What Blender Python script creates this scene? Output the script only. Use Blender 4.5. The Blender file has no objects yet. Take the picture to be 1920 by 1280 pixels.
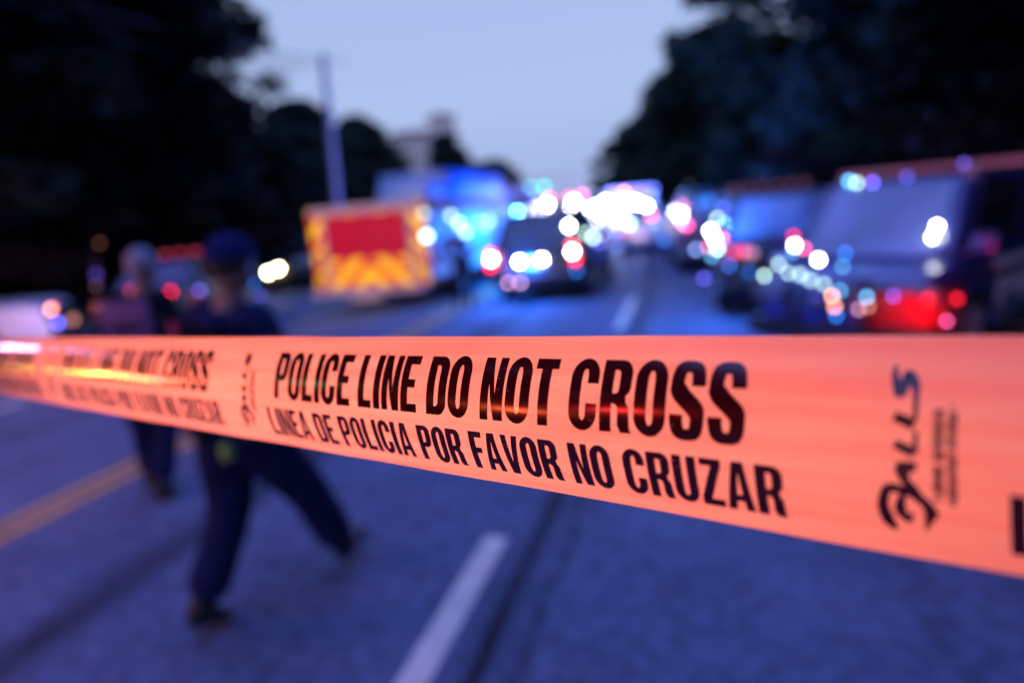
import bpy, bmesh, math, random
from mathutils import Vector, Matrix, noise
R = math.radians
rnd = random.Random(7)
scene = bpy.context.scene
col = scene.collection

# ------------------------------------------------------------ camera
CAM_H = 1.87
cam_data = bpy.data.cameras.new('camera')
cam_data.sensor_width = 36.0
cam_data.lens = 24.0
cam_data.clip_start = 0.01
cam_data.clip_end = 3000
cam_data.dof.use_dof = True
cam_data.dof.focus_distance = 0.343
cam_data.dof.aperture_fstop = 2.6
cam = bpy.data.objects.new('camera', cam_data)
col.objects.link(cam)
CR = Vector((0.96212634, 0.25801345, -0.0879884))    # camera right, up, forward in the world
CU = Vector((0.03375825, 0.20751653, 0.97764885))
CF = Vector((-0.2705056, 0.94359205, -0.19094704))
cam.matrix_world = Matrix(((CR.x, CU.x, -CF.x, 0), (CR.y, CU.y, -CF.y, 0), (CR.z, CU.z, -CF.z, CAM_H), (0, 0, 0, 1)))
scene.camera = cam

# ------------------------------------------------------------ world: blue hour sky
world = bpy.data.worlds.new('World'); scene.world = world
world.use_nodes = True
nt = world.node_tree
for n in list(nt.nodes): nt.nodes.remove(n)
def N(tree, typ, **kw):
    n = tree.nodes.new(typ)
    for k, v in kw.items(): setattr(n, k, v)
    return n
out = N(nt, 'ShaderNodeOutputWorld'); bg = N(nt, 'ShaderNodeBackground')
sky = N(nt, 'ShaderNodeTexSky', sky_type='NISHITA')
sky.sun_disc = False; sky.sun_elevation = R(1.0); sky.sun_rotation = R(205); sky.ozone_density = 4.0; sky.dust_density = 0.3
tc = N(nt, 'ShaderNodeTexCoord'); sep = N(nt, 'ShaderNodeSeparateXYZ'); ramp = N(nt, 'ShaderNodeValToRGB')
nt.links.new(tc.outputs['Generated'], sep.inputs[0]); nt.links.new(sep.outputs['Z'], ramp.inputs[0])
SKY = [(0.0, (.33, .43, .77, 1)), (0.14, (.42, .52, .82, 1)), (0.32, (.38, .49, .80, 1)), (0.6, (.34, .52, 1.55, 1)), (1.0, (.36, .56, 2.2, 1))]
ramp.color_ramp.elements[0].color = SKY[0][1]
ramp.color_ramp.elements[1].color = SKY[-1][1]
for p_, c_ in SKY[1:-1]:
    e = ramp.color_ramp.elements.new(p_); e.color = c_
bg2 = N(nt, 'ShaderNodeBackground'); add = N(nt, 'ShaderNodeAddShader')
nt.links.new(sky.outputs[0], bg.inputs[0]); bg.inputs[1].default_value = 0.05
nt.links.new(ramp.outputs[0], bg2.inputs[0]); bg2.inputs[1].default_value = 1.0
nt.links.new(bg.outputs[0], add.inputs[0]); nt.links.new(bg2.outputs[0], add.inputs[1])
nt.links.new(add.outputs[0], out.inputs[0])
scene.view_settings.view_transform = 'Standard'
scene.view_settings.look = 'None'
scene.view_settings.exposure = 0.0
scene.view_settings.gamma = 1.0
scene.view_settings.use_curve_mapping = False
scene.cycles.use_denoising = True
scene.cycles.use_adaptive_sampling = False
scene.cycles.sample_clamp_indirect = 4.0
scene.cycles.max_bounces = 6

LAMPS_GLINTS={  # glowing balls: lit lamps, and glints on bodywork
 'near':[[0.594,7.125,0.999,0.041,1,'g',10.8],[0.719,7.031,1.116,0.04,1,'g',9.0],[0.892,6.901,1.017,0.059,1,'g',4.4],[0.797,6.972,1.03,0.04,1,'g',7.2],[1.038,6.791,1.158,0.047,1,'w',34.7],[0.851,6.931,1.293,0.049,1,'w',25.4],[0.927,6.874,1.262,0.039,1,'p',14.5],[0.838,6.941,1.233,0.039,1,'c',7.2],[0.844,6.937,1.378,0.039,1,'r',10.8],[1.234,6.644,1.216,0.037,1,'b',8.1],[1.216,6.658,1.097,0.037,1,'c',6.3],[1.138,6.716,0.828,0.038,1,'o',16.3],[1.158,6.701,0.731,0.042,1,'o',11.4],[1.17,6.692,0.648,0.038,1,'b',9.0],[1.386,6.531,0.833,0.036,1,'c',12.6],[1.331,6.572,0.72,0.037,1,'m',9.0],[1.398,6.522,0.749,0.036,1,'o',5.4],[1.563,6.397,0.853,0.035,1,'v',9.0],[1.78,6.235,0.843,0.051,1,'r',4.0],[1.95,6.107,0.853,0.049,1,'r',4.0],[1.894,6.15,0.667,0.038,1,'pk',7.1],[1.078,6.761,0.933,0.043,1,'g',6.4],[1.197,6.672,0.88,0.042,1,'c',6.4],[0.976,6.838,0.969,0.058,1,'g',4.0],[1.017,6.807,0.796,0.096,1,'v',0.3]],
 'spot':[[2.095,7.141,1.359,0.048,1,'w',46.2],[2.065,7.164,1.262,0.038,1,'w',36.1],[2.056,7.17,1.179,0.048,1,'b',5.8]],
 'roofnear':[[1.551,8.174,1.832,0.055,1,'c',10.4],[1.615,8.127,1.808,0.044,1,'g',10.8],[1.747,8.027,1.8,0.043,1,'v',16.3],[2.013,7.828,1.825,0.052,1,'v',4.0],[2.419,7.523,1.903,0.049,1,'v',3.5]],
 'right2':[[0.243,10.3,1.464,0.059,1,'g',10.8],[0.143,10.3,1.298,0.067,1,'w',35.7],[0.198,10.3,1.18,0.067,1,'w',35.7],[0.293,10.3,1.188,0.059,1,'p',14.5],[0.23,10.3,1.033,0.06,1,'g',16.3],[0.106,10.3,1.08,0.06,1,'p',9.0],[-0.066,10.3,1.046,0.06,1,'pb',9.0],[0.154,10.3,0.938,0.067,1,'c',6.4],[0.385,10.3,0.785,0.06,1,'b',6.3],[0.032,10.3,0.621,0.06,1,'v',9.0],[0.385,10.3,0.522,0.06,1,'db',7.2],[0.463,10.3,0.979,0.089,1,'r',3.2],[0.593,10.3,0.97,0.103,1,'p',2.9],[0.7,10.3,0.947,0.103,1,'m',2.4],[0.659,10.3,0.676,0.104,1,'b',1.2],[0.327,10.3,1.606,0.059,1,'v',7.2]],
 'central':[[-3.936,12.75,1.047,0.08,1,'r',19.9],[-3.925,12.75,0.932,0.101,1,'w',57.8],[-3.961,12.75,0.789,0.101,1,'r',12.7],[-2.326,12.75,1.087,0.097,1,'r',12.7],[-2.324,12.75,0.967,0.107,1,'w',47.8],[-2.285,12.75,0.804,0.097,1,'r',12.7],[-3.364,12.75,0.844,0.09,1,'w',71.4],[-3.337,12.75,0.781,0.09,1,'b',5.0],[-2.92,12.75,0.856,0.089,1,'w',71.4],[-2.904,12.75,0.794,0.089,1,'b',5.0],[-3.624,12.75,0.456,0.081,1,'m',10.8],[-3.378,12.75,0.442,0.08,1,'m',10.8],[-2.269,12.75,0.601,0.098,1,'b',3.5],[-2.35,12.75,1.445,0.087,1,'w',42.8],[-1.915,12.75,1.205,0.086,1,'g',12.8],[-2.049,12.75,1.294,0.087,1,'g',7.1],[-1.823,12.75,1.1,0.077,1,'v',9.0]],
 'behindL':[[-5.19,16.134,1.61,0.114,1,'g',4.3],[-5.19,16.943,1.616,0.132,1,'g',4.6],[-5.19,17.729,1.627,0.124,1,'c',3.6],[-5.19,16.623,1.483,0.117,1,'g',2.9],[-5.19,18.391,1.062,0.143,1,'b',4.6]],
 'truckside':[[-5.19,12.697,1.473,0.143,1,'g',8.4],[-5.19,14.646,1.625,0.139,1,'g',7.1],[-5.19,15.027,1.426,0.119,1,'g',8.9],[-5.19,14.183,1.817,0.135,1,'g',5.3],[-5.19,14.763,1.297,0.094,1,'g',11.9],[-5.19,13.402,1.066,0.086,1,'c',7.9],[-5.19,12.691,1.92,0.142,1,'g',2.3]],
 'rl':[[-9.581,9.488,0.973,0.08,1,'o',14.3],[-9.442,9.568,1.028,0.125,1,'r',7.1],[-9.048,9.796,0.966,0.09,1,'p',15.0],[-8.932,9.863,0.95,0.126,1,'r',8.3],[-8.335,10.207,1.445,0.073,1,'v',16.3],[-8.512,10.105,0.941,0.082,1,'v',5.0],[-8.994,9.827,0.325,0.082,1,'pk',2.6]],
 'off':[[-2.09,2.85,1.622,0.02,1,'b',6.3],[-2.056,2.85,1.561,0.02,1,'v',3.3]],
 'headl':[[-12.249,17.5,0.646,0.137,1,'y',57.1],[-11.891,17.5,0.734,0.136,1,'y',57.1]],
 'white':[[-9.557,8.1,0.979,0.071,1,'o',11.4],[-9.755,8.3,0.981,0.081,1,'p',4.6],[-9.704,8.3,0.742,0.065,1,'v',16.3],[-9.624,8.5,0.753,0.115,1,'o',1.2]],
 'van':[[-0.378,16.4,1.213,0.119,1,'pk',11.6],[-0.286,16.4,1.133,0.119,1,'pk',10.4],[-0.815,16.4,0.83,0.108,1,'b',4.3],[0.224,16.4,1.618,0.187,1,'b',2.0],[0.015,16.4,1.613,0.141,1,'b',2.4]],
 'far1':[[-2.231,23.0,1.033,0.136,1,'g',18.1],[-2.662,23.0,1.137,0.137,1,'p',10.8],[-1.498,23.0,1.215,0.135,1,'p',14.5],[-1.406,23.0,1.001,0.135,1,'c',7.2],[-1.905,23.0,0.642,0.153,1,'m',4.3],[-2.42,23.0,0.769,0.154,1,'r',3.6]],
 'farA':[[-10.248,39.0,2.065,0.27,1,'p',28.5],[-10.262,39.0,1.914,0.27,1,'o',28.5],[-9.87,39.0,2.002,0.269,1,'w',57.1],[-9.486,39.0,2.029,0.268,1,'w',57.1],[-9.088,39.0,1.874,0.268,1,'w',57.1],[-9.696,39.0,1.805,0.239,1,'w',72.2],[-9.596,39.0,1.493,0.299,1,'m',9.2],[-10.043,39.0,1.132,0.27,1,'m',4.3]],
 'farB':[[-7.337,33.0,1.945,0.226,1,'w',57.1],[-7.078,33.0,1.872,0.225,1,'w',57.1],[-7.212,33.0,1.526,0.226,1,'w',57.1],[-6.894,33.0,1.525,0.226,1,'w',57.1],[-6.586,33.0,1.423,0.2,1,'w',72.2],[-6.951,33.0,2.139,0.2,1,'r',18.1]],
 'farC':[[-4.739,27.0,1.904,0.182,1,'w',85.6],[-4.866,27.0,1.626,0.183,1,'w',71.4],[-4.746,27.0,1.513,0.183,1,'w',71.4],[-5.147,27.0,1.567,0.184,1,'w',57.1],[-4.366,27.0,2.116,0.181,1,'pk',11.4],[-4.875,27.0,2.08,0.162,1,'r',14.5],[-4.59,27.0,1.023,0.183,1,'g',7.1]],
 'farD':[[-4.36,28.5,1.547,0.192,1,'w',57.1],[-4.069,28.5,1.608,0.191,1,'w',57.1],[-3.91,28.5,1.336,0.213,1,'w',46.2],[-4.107,28.5,1.026,0.192,1,'w',42.8],[-3.987,28.5,0.821,0.192,1,'w',42.8],[-4.32,28.5,1.152,0.192,1,'g',11.4],[-3.663,28.5,1.788,0.19,1,'w',42.8],[-4.511,28.5,0.95,0.193,1,'g',8.6]],
 'farE':[[-3.365,28.5,1.677,0.19,1,'w',28.5],[-2.971,28.5,1.77,0.189,1,'w',42.8],[-2.568,28.5,1.692,0.188,1,'w',42.8],[-2.38,28.5,1.612,0.188,1,'w',57.1],[-2.048,28.5,1.456,0.188,1,'w',57.1],[-2.99,28.5,1.43,0.19,1,'g',14.3],[-2.912,28.5,2.062,0.168,1,'p',21.7],[-3.494,28.5,1.344,0.191,1,'w',57.1]],
 'post':[[-11.693,11.0,1.088,0.083,1,'m',0.9],[-11.639,11.0,1.299,0.103,1,'v',1.4],[-11.391,11.0,1.907,0.082,1,'o',0.5]],
 'tl':[[-26.096,110.0,4.806,0.752,1,'gr',10.0],[-23.889,110.0,4.769,0.748,1,'gr',11.4]],
}
LC={'w': (1, 1, 1), 'b': (0.02, 0.22, 1), 'db': (0.01, 0.03, 0.7), 'g': (0.55, 0.85, 0.75), 'r': (1, 0.01, 0.03), 'p': (1, 0.12, 0.22), 'o': (1, 0.35, 0.2), 'c': (0.1, 0.5, 0.9), 'v': (0.12, 0.1, 0.8), 'pb': (0.25, 0.4, 0.9), 'y': (1, 0.8, 0.45), 'pk': (1, 0.1, 0.35), 'm': (0.55, 0.25, 0.4), 'gr': (0.02, 0.5, 0.38)}

# ------------------------------------------------------------ materials
def mat(name, base, rough=0.6, metal=0.0, coat=0.0, spec=0.5, var=0.0, vscale=3.0, emit=None, es=0.0, bump=0.0, bscale=40.0):
    m = bpy.data.materials.new(name); m.use_nodes = True
    t = m.node_tree; b = t.nodes['Principled BSDF']
    b.inputs['Base Color'].default_value = (*base, 1)
    b.inputs['Roughness'].default_value = rough
    b.inputs['Metallic'].default_value = metal
    b.inputs['Coat Weight'].default_value = coat
    b.inputs['Specular IOR Level'].default_value = spec
    if emit:
        b.inputs['Emission Color'].default_value = (*emit, 1); b.inputs['Emission Strength'].default_value = es
    if var or bump:
        c = N(t, 'ShaderNodeTexCoord')
        if var:
            nz = N(t, 'ShaderNodeTexNoise'); nz.inputs['Scale'].default_value = vscale; nz.inputs['Detail'].default_value = 6
            t.links.new(c.outputs['Object'], nz.inputs['Vector'])
            mr = N(t, 'ShaderNodeMapRange'); mr.inputs[1].default_value = .3; mr.inputs[2].default_value = .7
            mr.inputs[3].default_value = 1 - var; mr.inputs[4].default_value = 1 + var
            t.links.new(nz.outputs[0], mr.inputs[0])
            mx = N(t, 'ShaderNodeVectorMath', operation='SCALE'); mx.inputs[0].default_value = base
            t.links.new(mr.outputs[0], mx.inputs['Scale']); t.links.new(mx.outputs[0], b.inputs['Base Color'])
        if bump:
            nb = N(t, 'ShaderNodeTexNoise'); nb.inputs['Scale'].default_value = bscale; nb.inputs['Detail'].default_value = 4
            t.links.new(c.outputs['Object'], nb.inputs['Vector'])
            bp = N(t, 'ShaderNodeBump'); bp.inputs['Strength'].default_value = bump; bp.inputs['Distance'].default_value = .02
            t.links.new(nb.outputs[0], bp.inputs['Height']); t.links.new(bp.outputs[0], b.inputs['Normal'])
    return m
_em = {}
def lamp_mat(key, s):
    k = (key, s)
    if k not in _em:
        c = LC[key]
        m = mat('lamp_' + key, (.02, .02, .02), .3, emit=c, es=s)
        m.cycles.emission_sampling = 'NONE'
        _em[k] = m
    return _em[k]
M = dict(
    black_paint=mat('black_paint', (.012, .013, .02), .25, coat=.6),
    navy_paint=mat('navy_paint', (.02, .03, .10), .25, coat=.6),
    white_paint=mat('white_paint', (.78, .76, .80), .5),
    grey_paint=mat('grey_paint', (.16, .17, .22), .3, coat=.5),
    panel_grey=mat('panel_grey', (.24, .17, .26), .6, spec=.2),
    cap_blue=mat('cap_blue', (.012, .016, .09), .9, spec=.1, bump=.3, bscale=60),
    strap_red=mat('strap_red', (.45, .03, .10), .7),
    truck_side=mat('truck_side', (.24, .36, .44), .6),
    blue_paint=mat('blue_paint', (.02, .10, .45), .5),
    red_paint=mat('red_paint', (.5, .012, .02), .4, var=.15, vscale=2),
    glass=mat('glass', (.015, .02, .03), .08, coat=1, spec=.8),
    sky_tint_glass=mat('sky_tint_glass', (.15, .20, .32), .18, coat=1, spec=1.0, var=.35, vscale=1.6),  # paler than the other glass, for the sky it mirrors
    rubber=mat('rubber', (.012, .012, .012), .85, bump=.3),
    chrome=mat('chrome', (.55, .55, .58), .25, metal=1),
    steel=mat('steel', (.35, .35, .38), .45, metal=.7),
    trim=mat('trim', (.02, .02, .022), .6),
    lens=mat('lens', (.25, .02, .02), .15, coat=1),
    clear_lens=mat('clear_lens', (.12, .13, .15), .4),
    letter_white=mat('letter_white', (.75, .75, .78), .5),
    bark=mat('bark', (.06, .045, .035), .9, var=.4, vscale=6, bump=.8, bscale=14),
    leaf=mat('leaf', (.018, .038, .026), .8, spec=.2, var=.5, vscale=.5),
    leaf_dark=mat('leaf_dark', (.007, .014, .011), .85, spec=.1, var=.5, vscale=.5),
    leaf_red=mat('leaf_red', (.02, .014, .012), .8, spec=.2, var=.4, vscale=.5),
    grass=mat('grass', (.03, .045, .02), .95, var=.5, vscale=1.5, bump=.8, bscale=30),
    concrete=mat('concrete', (.32, .31, .30), .9, var=.2, vscale=2, bump=.4),
    yellow_line=mat('yellow_line', (.66, .34, .04), .8, var=.25, vscale=6),
    white_line=mat('white_line', (.72, .69, .55), .8, var=.18, vscale=7),
    stucco=mat('stucco', (.95, .72, .56), .9, var=.12, vscale=.2),
    roof_tile=mat('roof_tile', (.22, .10, .09), .9, var=.2, vscale=1),
    navy_cloth=mat('navy_cloth', (.012, .017, .062), .9, spec=.1, var=.3, vscale=12, bump=.3, bscale=60),
    dark_cloth=mat('dark_cloth', (.010, .010, .018), .9, spec=.1, var=.3, vscale=12, bump=.3, bscale=60),
    maroon_cloth=mat('maroon_cloth', (.10, .012, .02), .9, spec=.1, var=.3, vscale=12),
    vest=mat('vest', (.14, .07, .20), .75, var=.25, vscale=14),
    boot=mat('boot', (.010, .010, .012), .5, coat=.2),
    skin=mat('skin', (.34, .19, .13), .55, var=.08, vscale=20),
    hair=mat('hair', (.02, .015, .012), .7),
    grey_hair=mat('grey_hair', (.26, .25, .30), .6),
    lime=mat('lime', (.22, .42, .05), .6),
    pole_metal=mat('pole_metal', (.60, .50, .58), .7, var=.15, vscale=1),
    signal_yellow=mat('signal_yellow', (.05, .045, .02), .6),
)

def road_mat():
    m = bpy.data.materials.new('asphalt'); m.use_nodes = True
    t = m.node_tree; b = t.nodes['Principled BSDF']
    at = N(t, 'ShaderNodeAttribute'); at.attribute_name = 'across'     # distance across / along the carriageway
    sp = N(t, 'ShaderNodeSeparateXYZ'); t.links.new(at.outputs['Vector'], sp.inputs[0])
    def noise_(scale, det=6, stretch=None):
        n = N(t, 'ShaderNodeTexNoise'); n.inputs['Scale'].default_value = scale; n.inputs['Detail'].default_value = det
        if stretch:
            mp = N(t, 'ShaderNodeMapping'); mp.inputs['Scale'].default_value = stretch
            t.links.new(at.outputs['Vector'], mp.inputs[0]); t.links.new(mp.outputs[0], n.inputs['Vector'])
        else: t.links.new(at.outputs['Vector'], n.inputs['Vector'])
        return n
    def math_(op, a, b_=None, clamp=False):
        n = N(t, 'ShaderNodeMath', operation=op); n.use_clamp = clamp
        for i, v in enumerate((a, b_)):
            if v is None: continue
            if isinstance(v, (int, float)): n.inputs[i].default_value = v
            else: t.links.new(v, n.inputs[i])
        return n.outputs[0]
    def band(x0, w, wob, ns, soft=1.0):
        nz = noise_(ns, 5)
        off = math_('MULTIPLY', math_('SUBTRACT', nz.outputs[0], .5), wob)
        dx = math_('ABSOLUTE', math_('SUBTRACT', math_('ADD', sp.outputs['X'], off), x0))
        return math_('SUBTRACT', 1.0, math_('DIVIDE', dx, w), True)
    big = noise_(.5, 5); patch = noise_(1.8, 6); fine = noise_(60, 3)
    base = math_('ADD', .17, math_('MULTIPLY', math_('SUBTRACT', big.outputs[0], .5), .12))
    base = math_('ADD', base, math_('MULTIPLY', math_('SUBTRACT', patch.outputs[0], .5), .15))
    mott = noise_(11, 4); base = math_('ADD', base, math_('MULTIPLY', math_('SUBTRACT', mott.outputs[0], .5), .28))
    base = math_('ADD', base, math_('MULTIPLY', math_('SUBTRACT', fine.outputs[0], .5), .12))
    # oil and tyre track, open lane joint and a second crack beside it
    for x0, w, wob, ns, amt in ((-3.22, .26, .12, .6, .75), (-3.12, .09, .2, 1.5, .3), (-.96, .06, .06, 2.2, 1.15), (-.78, .05, .3, 1.3, .6), (.9, .09, .6, .8, .25), (1.9, .3, .5, .5, .22), (-.95, .2, .1, 1.2, .4), (-8.1, .06, .06, 1, .5), (-6.9, .3, .2, .6, .2), (1.3, .35, .3, .5, .15)):
        bd = band(x0, w, wob, ns)
        nz = noise_(1.4, 4); g = math_('MULTIPLY', bd, math_('ADD', .35, nz.outputs[0]))
        base = math_('MULTIPLY', base, math_('SUBTRACT', 1.0, math_('MULTIPLY', g, amt, True), True))
    cr = N(t, 'ShaderNodeTexVoronoi', feature='DISTANCE_TO_EDGE'); cr.inputs['Scale'].default_value = .8
    t.links.new(at.outputs['Vector'], cr.inputs['Vector'])
    ck = math_('SUBTRACT', 1.0, math_('DIVIDE', cr.outputs[0], .012), True)
    base = math_('MULTIPLY', base, math_('SUBTRACT', 1.0, math_('MULTIPLY', ck, .0)))
    cb = N(t, 'ShaderNodeCombineXYZ')
    t.links.new(math_('MULTIPLY', base, .62), cb.inputs[0]); t.links.new(math_('MULTIPLY', base, .82), cb.inputs[1]); t.links.new(math_('MULTIPLY', base, 1.3), cb.inputs[2])  # blue light on the road put into the asphalt colour
    t.links.new(cb.outputs[0], b.inputs['Base Color'])
    b.inputs['Roughness'].default_value = .78; b.inputs['Specular IOR Level'].default_value = .25
    bp = N(t, 'ShaderNodeBump'); bp.inputs['Strength'].default_value = .5; bp.inputs['Distance'].default_value = .01
    t.links.new(fine.outputs[0], bp.inputs['Height']); t.links.new(bp.outputs[0], b.inputs['Normal'])
    return m

def chevron_mat():
    # red and yellow diagonal reflective striping, pointing up to the middle of the rear face
    m = bpy.data.materials.new('chevron_striping'); m.use_nodes = True
    t = m.node_tree; b = t.nodes['Principled BSDF']
    c = N(t, 'ShaderNodeTexCoord'); s = N(t, 'ShaderNodeSeparateXYZ'); t.links.new(c.outputs['Object'], s.inputs[0])
    def mt(op, a, b_=None):
        n = N(t, 'ShaderNodeMath', operation=op)
        for i, v in enumerate((a, b_)):
            if v is None: continue
            if isinstance(v, (int, float)): n.inputs[i].default_value = v
            else: t.links.new(v, n.inputs[i])
        return n.outputs[0]
    v = mt('ADD', s.outputs['Z'], mt('ABSOLUTE', s.outputs['Y']))
    f = mt('FRACT', mt('MULTIPLY', v, 2.1))
    st = mt('GREATER_THAN', f, .5)
    mx = N(t, 'ShaderNodeMix', data_type='RGBA'); t.links.new(st, mx.inputs[0])
    mx.inputs[6].default_value = (.55, .012, .035, 1); mx.inputs[7].default_value = (.98, .66, .02, 1)
    t.links.new(mx.outputs[2], b.inputs['Base Color']); b.inputs['Roughness'].default_value = .5; b.inputs['Specular IOR Level'].default_value = .1
    return m
M['chevron'] = chevron_mat()

# ------------------------------------------------------------ helpers
def link(name, mesh, parent=None):
    o = bpy.data.objects.new(name, mesh); col.objects.link(o)
    if parent: o.parent = parent
    return o
def tag(o, label=None, cat=None, group=None, kind=None):
    if label: o['label'] = label
    if cat: o['category'] = cat
    if group: o['group'] = group
    if kind: o['kind'] = kind
    return o
def empty(name, loc, rz=0.0, **kw):
    o = bpy.data.objects.new(name, None); col.objects.link(o); o.empty_display_size = .2
    o.location = loc; o.rotation_euler = (0, 0, rz)
    return tag(o, **kw)
class MB:
    def __init__(s): s.bm = bmesh.new()
    def box(s, x0, x1, y0, y1, z0, z1, bev=0.0, seg=2, taper=None):
        r = bmesh.ops.create_cube(s.bm, size=1)
        vs = r['verts']
        for v in vs:
            fx, fy, fz = v.co.x + .5, v.co.y + .5, v.co.z + .5
            v.co = Vector((x0 + (x1 - x0) * fx, y0 + (y1 - y0) * fy, z0 + (z1 - z0) * fz))
            if taper and fz > .5:
                cx, cy = (x0 + x1) / 2, (y0 + y1) / 2
                v.co.x = cx + (v.co.x - cx) * taper; v.co.y = cy + (v.co.y - cy) * taper
        if bev:
            es = {e for v in vs for e in v.link_edges}
            bmesh.ops.bevel(s.bm, geom=list(es), offset=bev, segments=seg, affect='EDGES', profile=.6)
        return s
    def hexa(s, p, bev=0.0, seg=2):    # 8 points: bottom 4 (ccw), top 4
        v = [s.bm.verts.new(q) for q in p]
        for f in ((3, 2, 1, 0), (4, 5, 6, 7), (0, 1, 5, 4), (1, 2, 6, 5), (2, 3, 7, 6), (3, 0, 4, 7)): s.bm.faces.new([v[i] for i in f])
        if bev:
            es = {e for q in v for e in q.link_edges}
            bmesh.ops.bevel(s.bm, geom=list(es), offset=bev, segments=seg, affect='EDGES', profile=.6)
        return s
    def cyl(s, p0, p1, r0, r1=None, n=16, caps=True):
        r1 = r0 if r1 is None else r1
        p0, p1 = Vector(p0), Vector(p1); d = p1 - p0
        m = Matrix.Translation((p0 + p1) / 2) @ d.to_track_quat('Z', 'Y').to_matrix().to_4x4()
        bmesh.ops.create_cone(s.bm, cap_ends=caps, segments=n, radius1=r0, radius2=r1, depth=d.length, matrix=m)
        return s
    def tube(s, pts, rad, n=8):
        for i in range(len(pts) - 1):
            ra = rad[i] if isinstance(rad, (list, tuple)) else rad
            rb = rad[i + 1] if isinstance(rad, (list, tuple)) else rad
            s.cyl(pts[i], pts[i + 1], ra, rb, n)
        return s
    def ball(s, c, r, sc=(1, 1, 1), sub=2):
        bmesh.ops.create_icosphere(s.bm, subdivisions=sub, radius=r, matrix=Matrix.Translation(c) @ Matrix.Diagonal((*sc, 1)))
        return s
    def prism(s, prof, y0, y1, bev=0.0, seg=3):    # profile in x,z extruded across y
        a = [s.bm.verts.new((x, y0, z)) for x, z in prof]; b = [s.bm.verts.new((x, y1, z)) for x, z in prof]
        n = len(prof)
        fa = s.bm.faces.new(a[::-1]); fb = s.bm.faces.new(b)
        for i in range(n): s.bm.faces.new((a[i], a[(i + 1) % n], b[(i + 1) % n], b[i]))
        if bev:
            bmesh.ops.bevel(s.bm, geom=list(set(fa.edges) | set(fb.edges)), offset=bev, segments=seg, affect='EDGES', profile=.6)
        return s
    def quad(s, a, b, c, d, t=.012):   # thin slab with its outer face a-b-c-d
        a, b, c, d = map(Vector, (a, b, c, d)); n = (b - a).cross(d - a).normalized() * t
        return s.hexa([a - n, b - n, c - n, d - n, a, b, c, d])
    def build(s, name, m, parent=None, smooth=True):
        me = bpy.data.meshes.new(name)
        bmesh.ops.recalc_face_normals(s.bm, faces=s.bm.faces)
        s.bm.to_mesh(me); s.bm.free(); me.materials.append(m)
        if smooth: me.shade_smooth() if False else [setattr(p, 'use_smooth', True) for p in me.polygons]
        if smooth: me.set_sharp_from_angle(angle=R(35))
        return link(name, me, parent)

def lamps(rows, root, name='glint_light', label=None):  # glowing balls for lit lamps and for added glints
    inv = (Matrix.Translation(root.location) @ root.rotation_euler.to_matrix().to_4x4() @ Matrix.Diagonal((*root.scale, 1))).inverted()
    for x, y, z, size, sy, c, st in rows:
        b = MB(); b.ball((0, 0, 0), size / 2, sub=3)
        o = b.build(name, lamp_mat(c, st), root); o.location = inv @ Vector((x, y, z))
def glow(name, loc, color, power, radius=.15, spot=None, aim=None, blend=.5):
    l = bpy.data.lights.new(name, 'SPOT' if spot else 'POINT'); l.energy = power; l.color = color; l.shadow_soft_size = radius
    o = bpy.data.objects.new(name, l); col.objects.link(o); o.location = loc
    if spot:
        l.spot_size = R(spot); l.spot_blend = blend
        o.rotation_euler = (Vector(aim) - Vector(loc)).to_track_quat('-Z', 'Y').to_euler()
    return o

# ------------------------------------------------------------ ground, road, kerbs, markings
def cx(y):
    if y < 9: return 0.0
    if y < 45: return -.0041 * (y - 9) ** 2
    return -.0041 * 36 ** 2 - .2952 * (y - 45)
YS = [-40 + 2 * i for i in range(20)] + [0.0 + .5 * i for i in range(60)] + [30 + 2 * i for i in range(8)] + [46 + 5 * i for i in range(30)]
def strip(name, x0, x1, z, m, ys=YS, attr=False, parent=None, h=0.0):
    bm = bmesh.new(); la = bm.verts.layers.float_vector.new('across') if attr else None
    nx = max(1, int((x1 - x0) / 1.0)) if attr else 1
    rows = []
    for y in ys:
        r = []
        for i in range(nx + 1):
            x = x0 + (x1 - x0) * i / nx; v = bm.verts.new((x + cx(y), y, z))
            if la: v[la] = (x, y, 0)
            r.append(v)
        if h:
            r = [bm.verts.new((x0 + cx(y), y, z - h))] + r + [bm.verts.new((x1 + cx(y), y, z - h))]
        rows.append(r)
    for a, b in zip(rows, rows[1:]):
        for i in range(len(a) - 1): bm.faces.new((a[i], a[i + 1], b[i + 1], b[i]))
    me = bpy.data.meshes.new(name); bm.to_mesh(me); bm.free(); me.materials.append(m)
    return link(name, me, parent)
g = MB(); bmesh.ops.create_grid(g.bm, x_segments=60, y_segments=60, size=900)
for v in g.bm.verts: v.co.z = -.06
tag(g.build('ground', M['grass'], smooth=False), kind='structure')
RL, RR = -12.6, 3.4
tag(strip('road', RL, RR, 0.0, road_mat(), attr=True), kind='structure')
for x0 in (RL - .16, RR): tag(strip('kerb', x0, x0 + .16, .13, M['concrete'], h=.2), kind='structure')
for x0, x1 in ((RL - 2.6, RL - .162), (RR + .162, RR + 2.6)): tag(strip('pavement', x0, x1, .125, M['concrete'], h=.19), kind='structure')
def seg_ys(a, b, n=8): return [a + (b - a) * i / n for i in range(n + 1)]
for x in (-4.80, -4.58): tag(strip('road_line', x - .055, x + .055, .004, M['yellow_line']), kind='structure')
for k in range(-1, 9):
    a = .45 + 9.45 * k
    tag(strip('road_line', -1.27, -1.13, .004, M['white_line'], ys=seg_ys(a, a + 3.05)), kind='structure')
    tag(strip('road_line', -8.47, -8.33, .004, M['white_line'], ys=seg_ys(a + 3, a + 6.05)), kind='structure')

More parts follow.
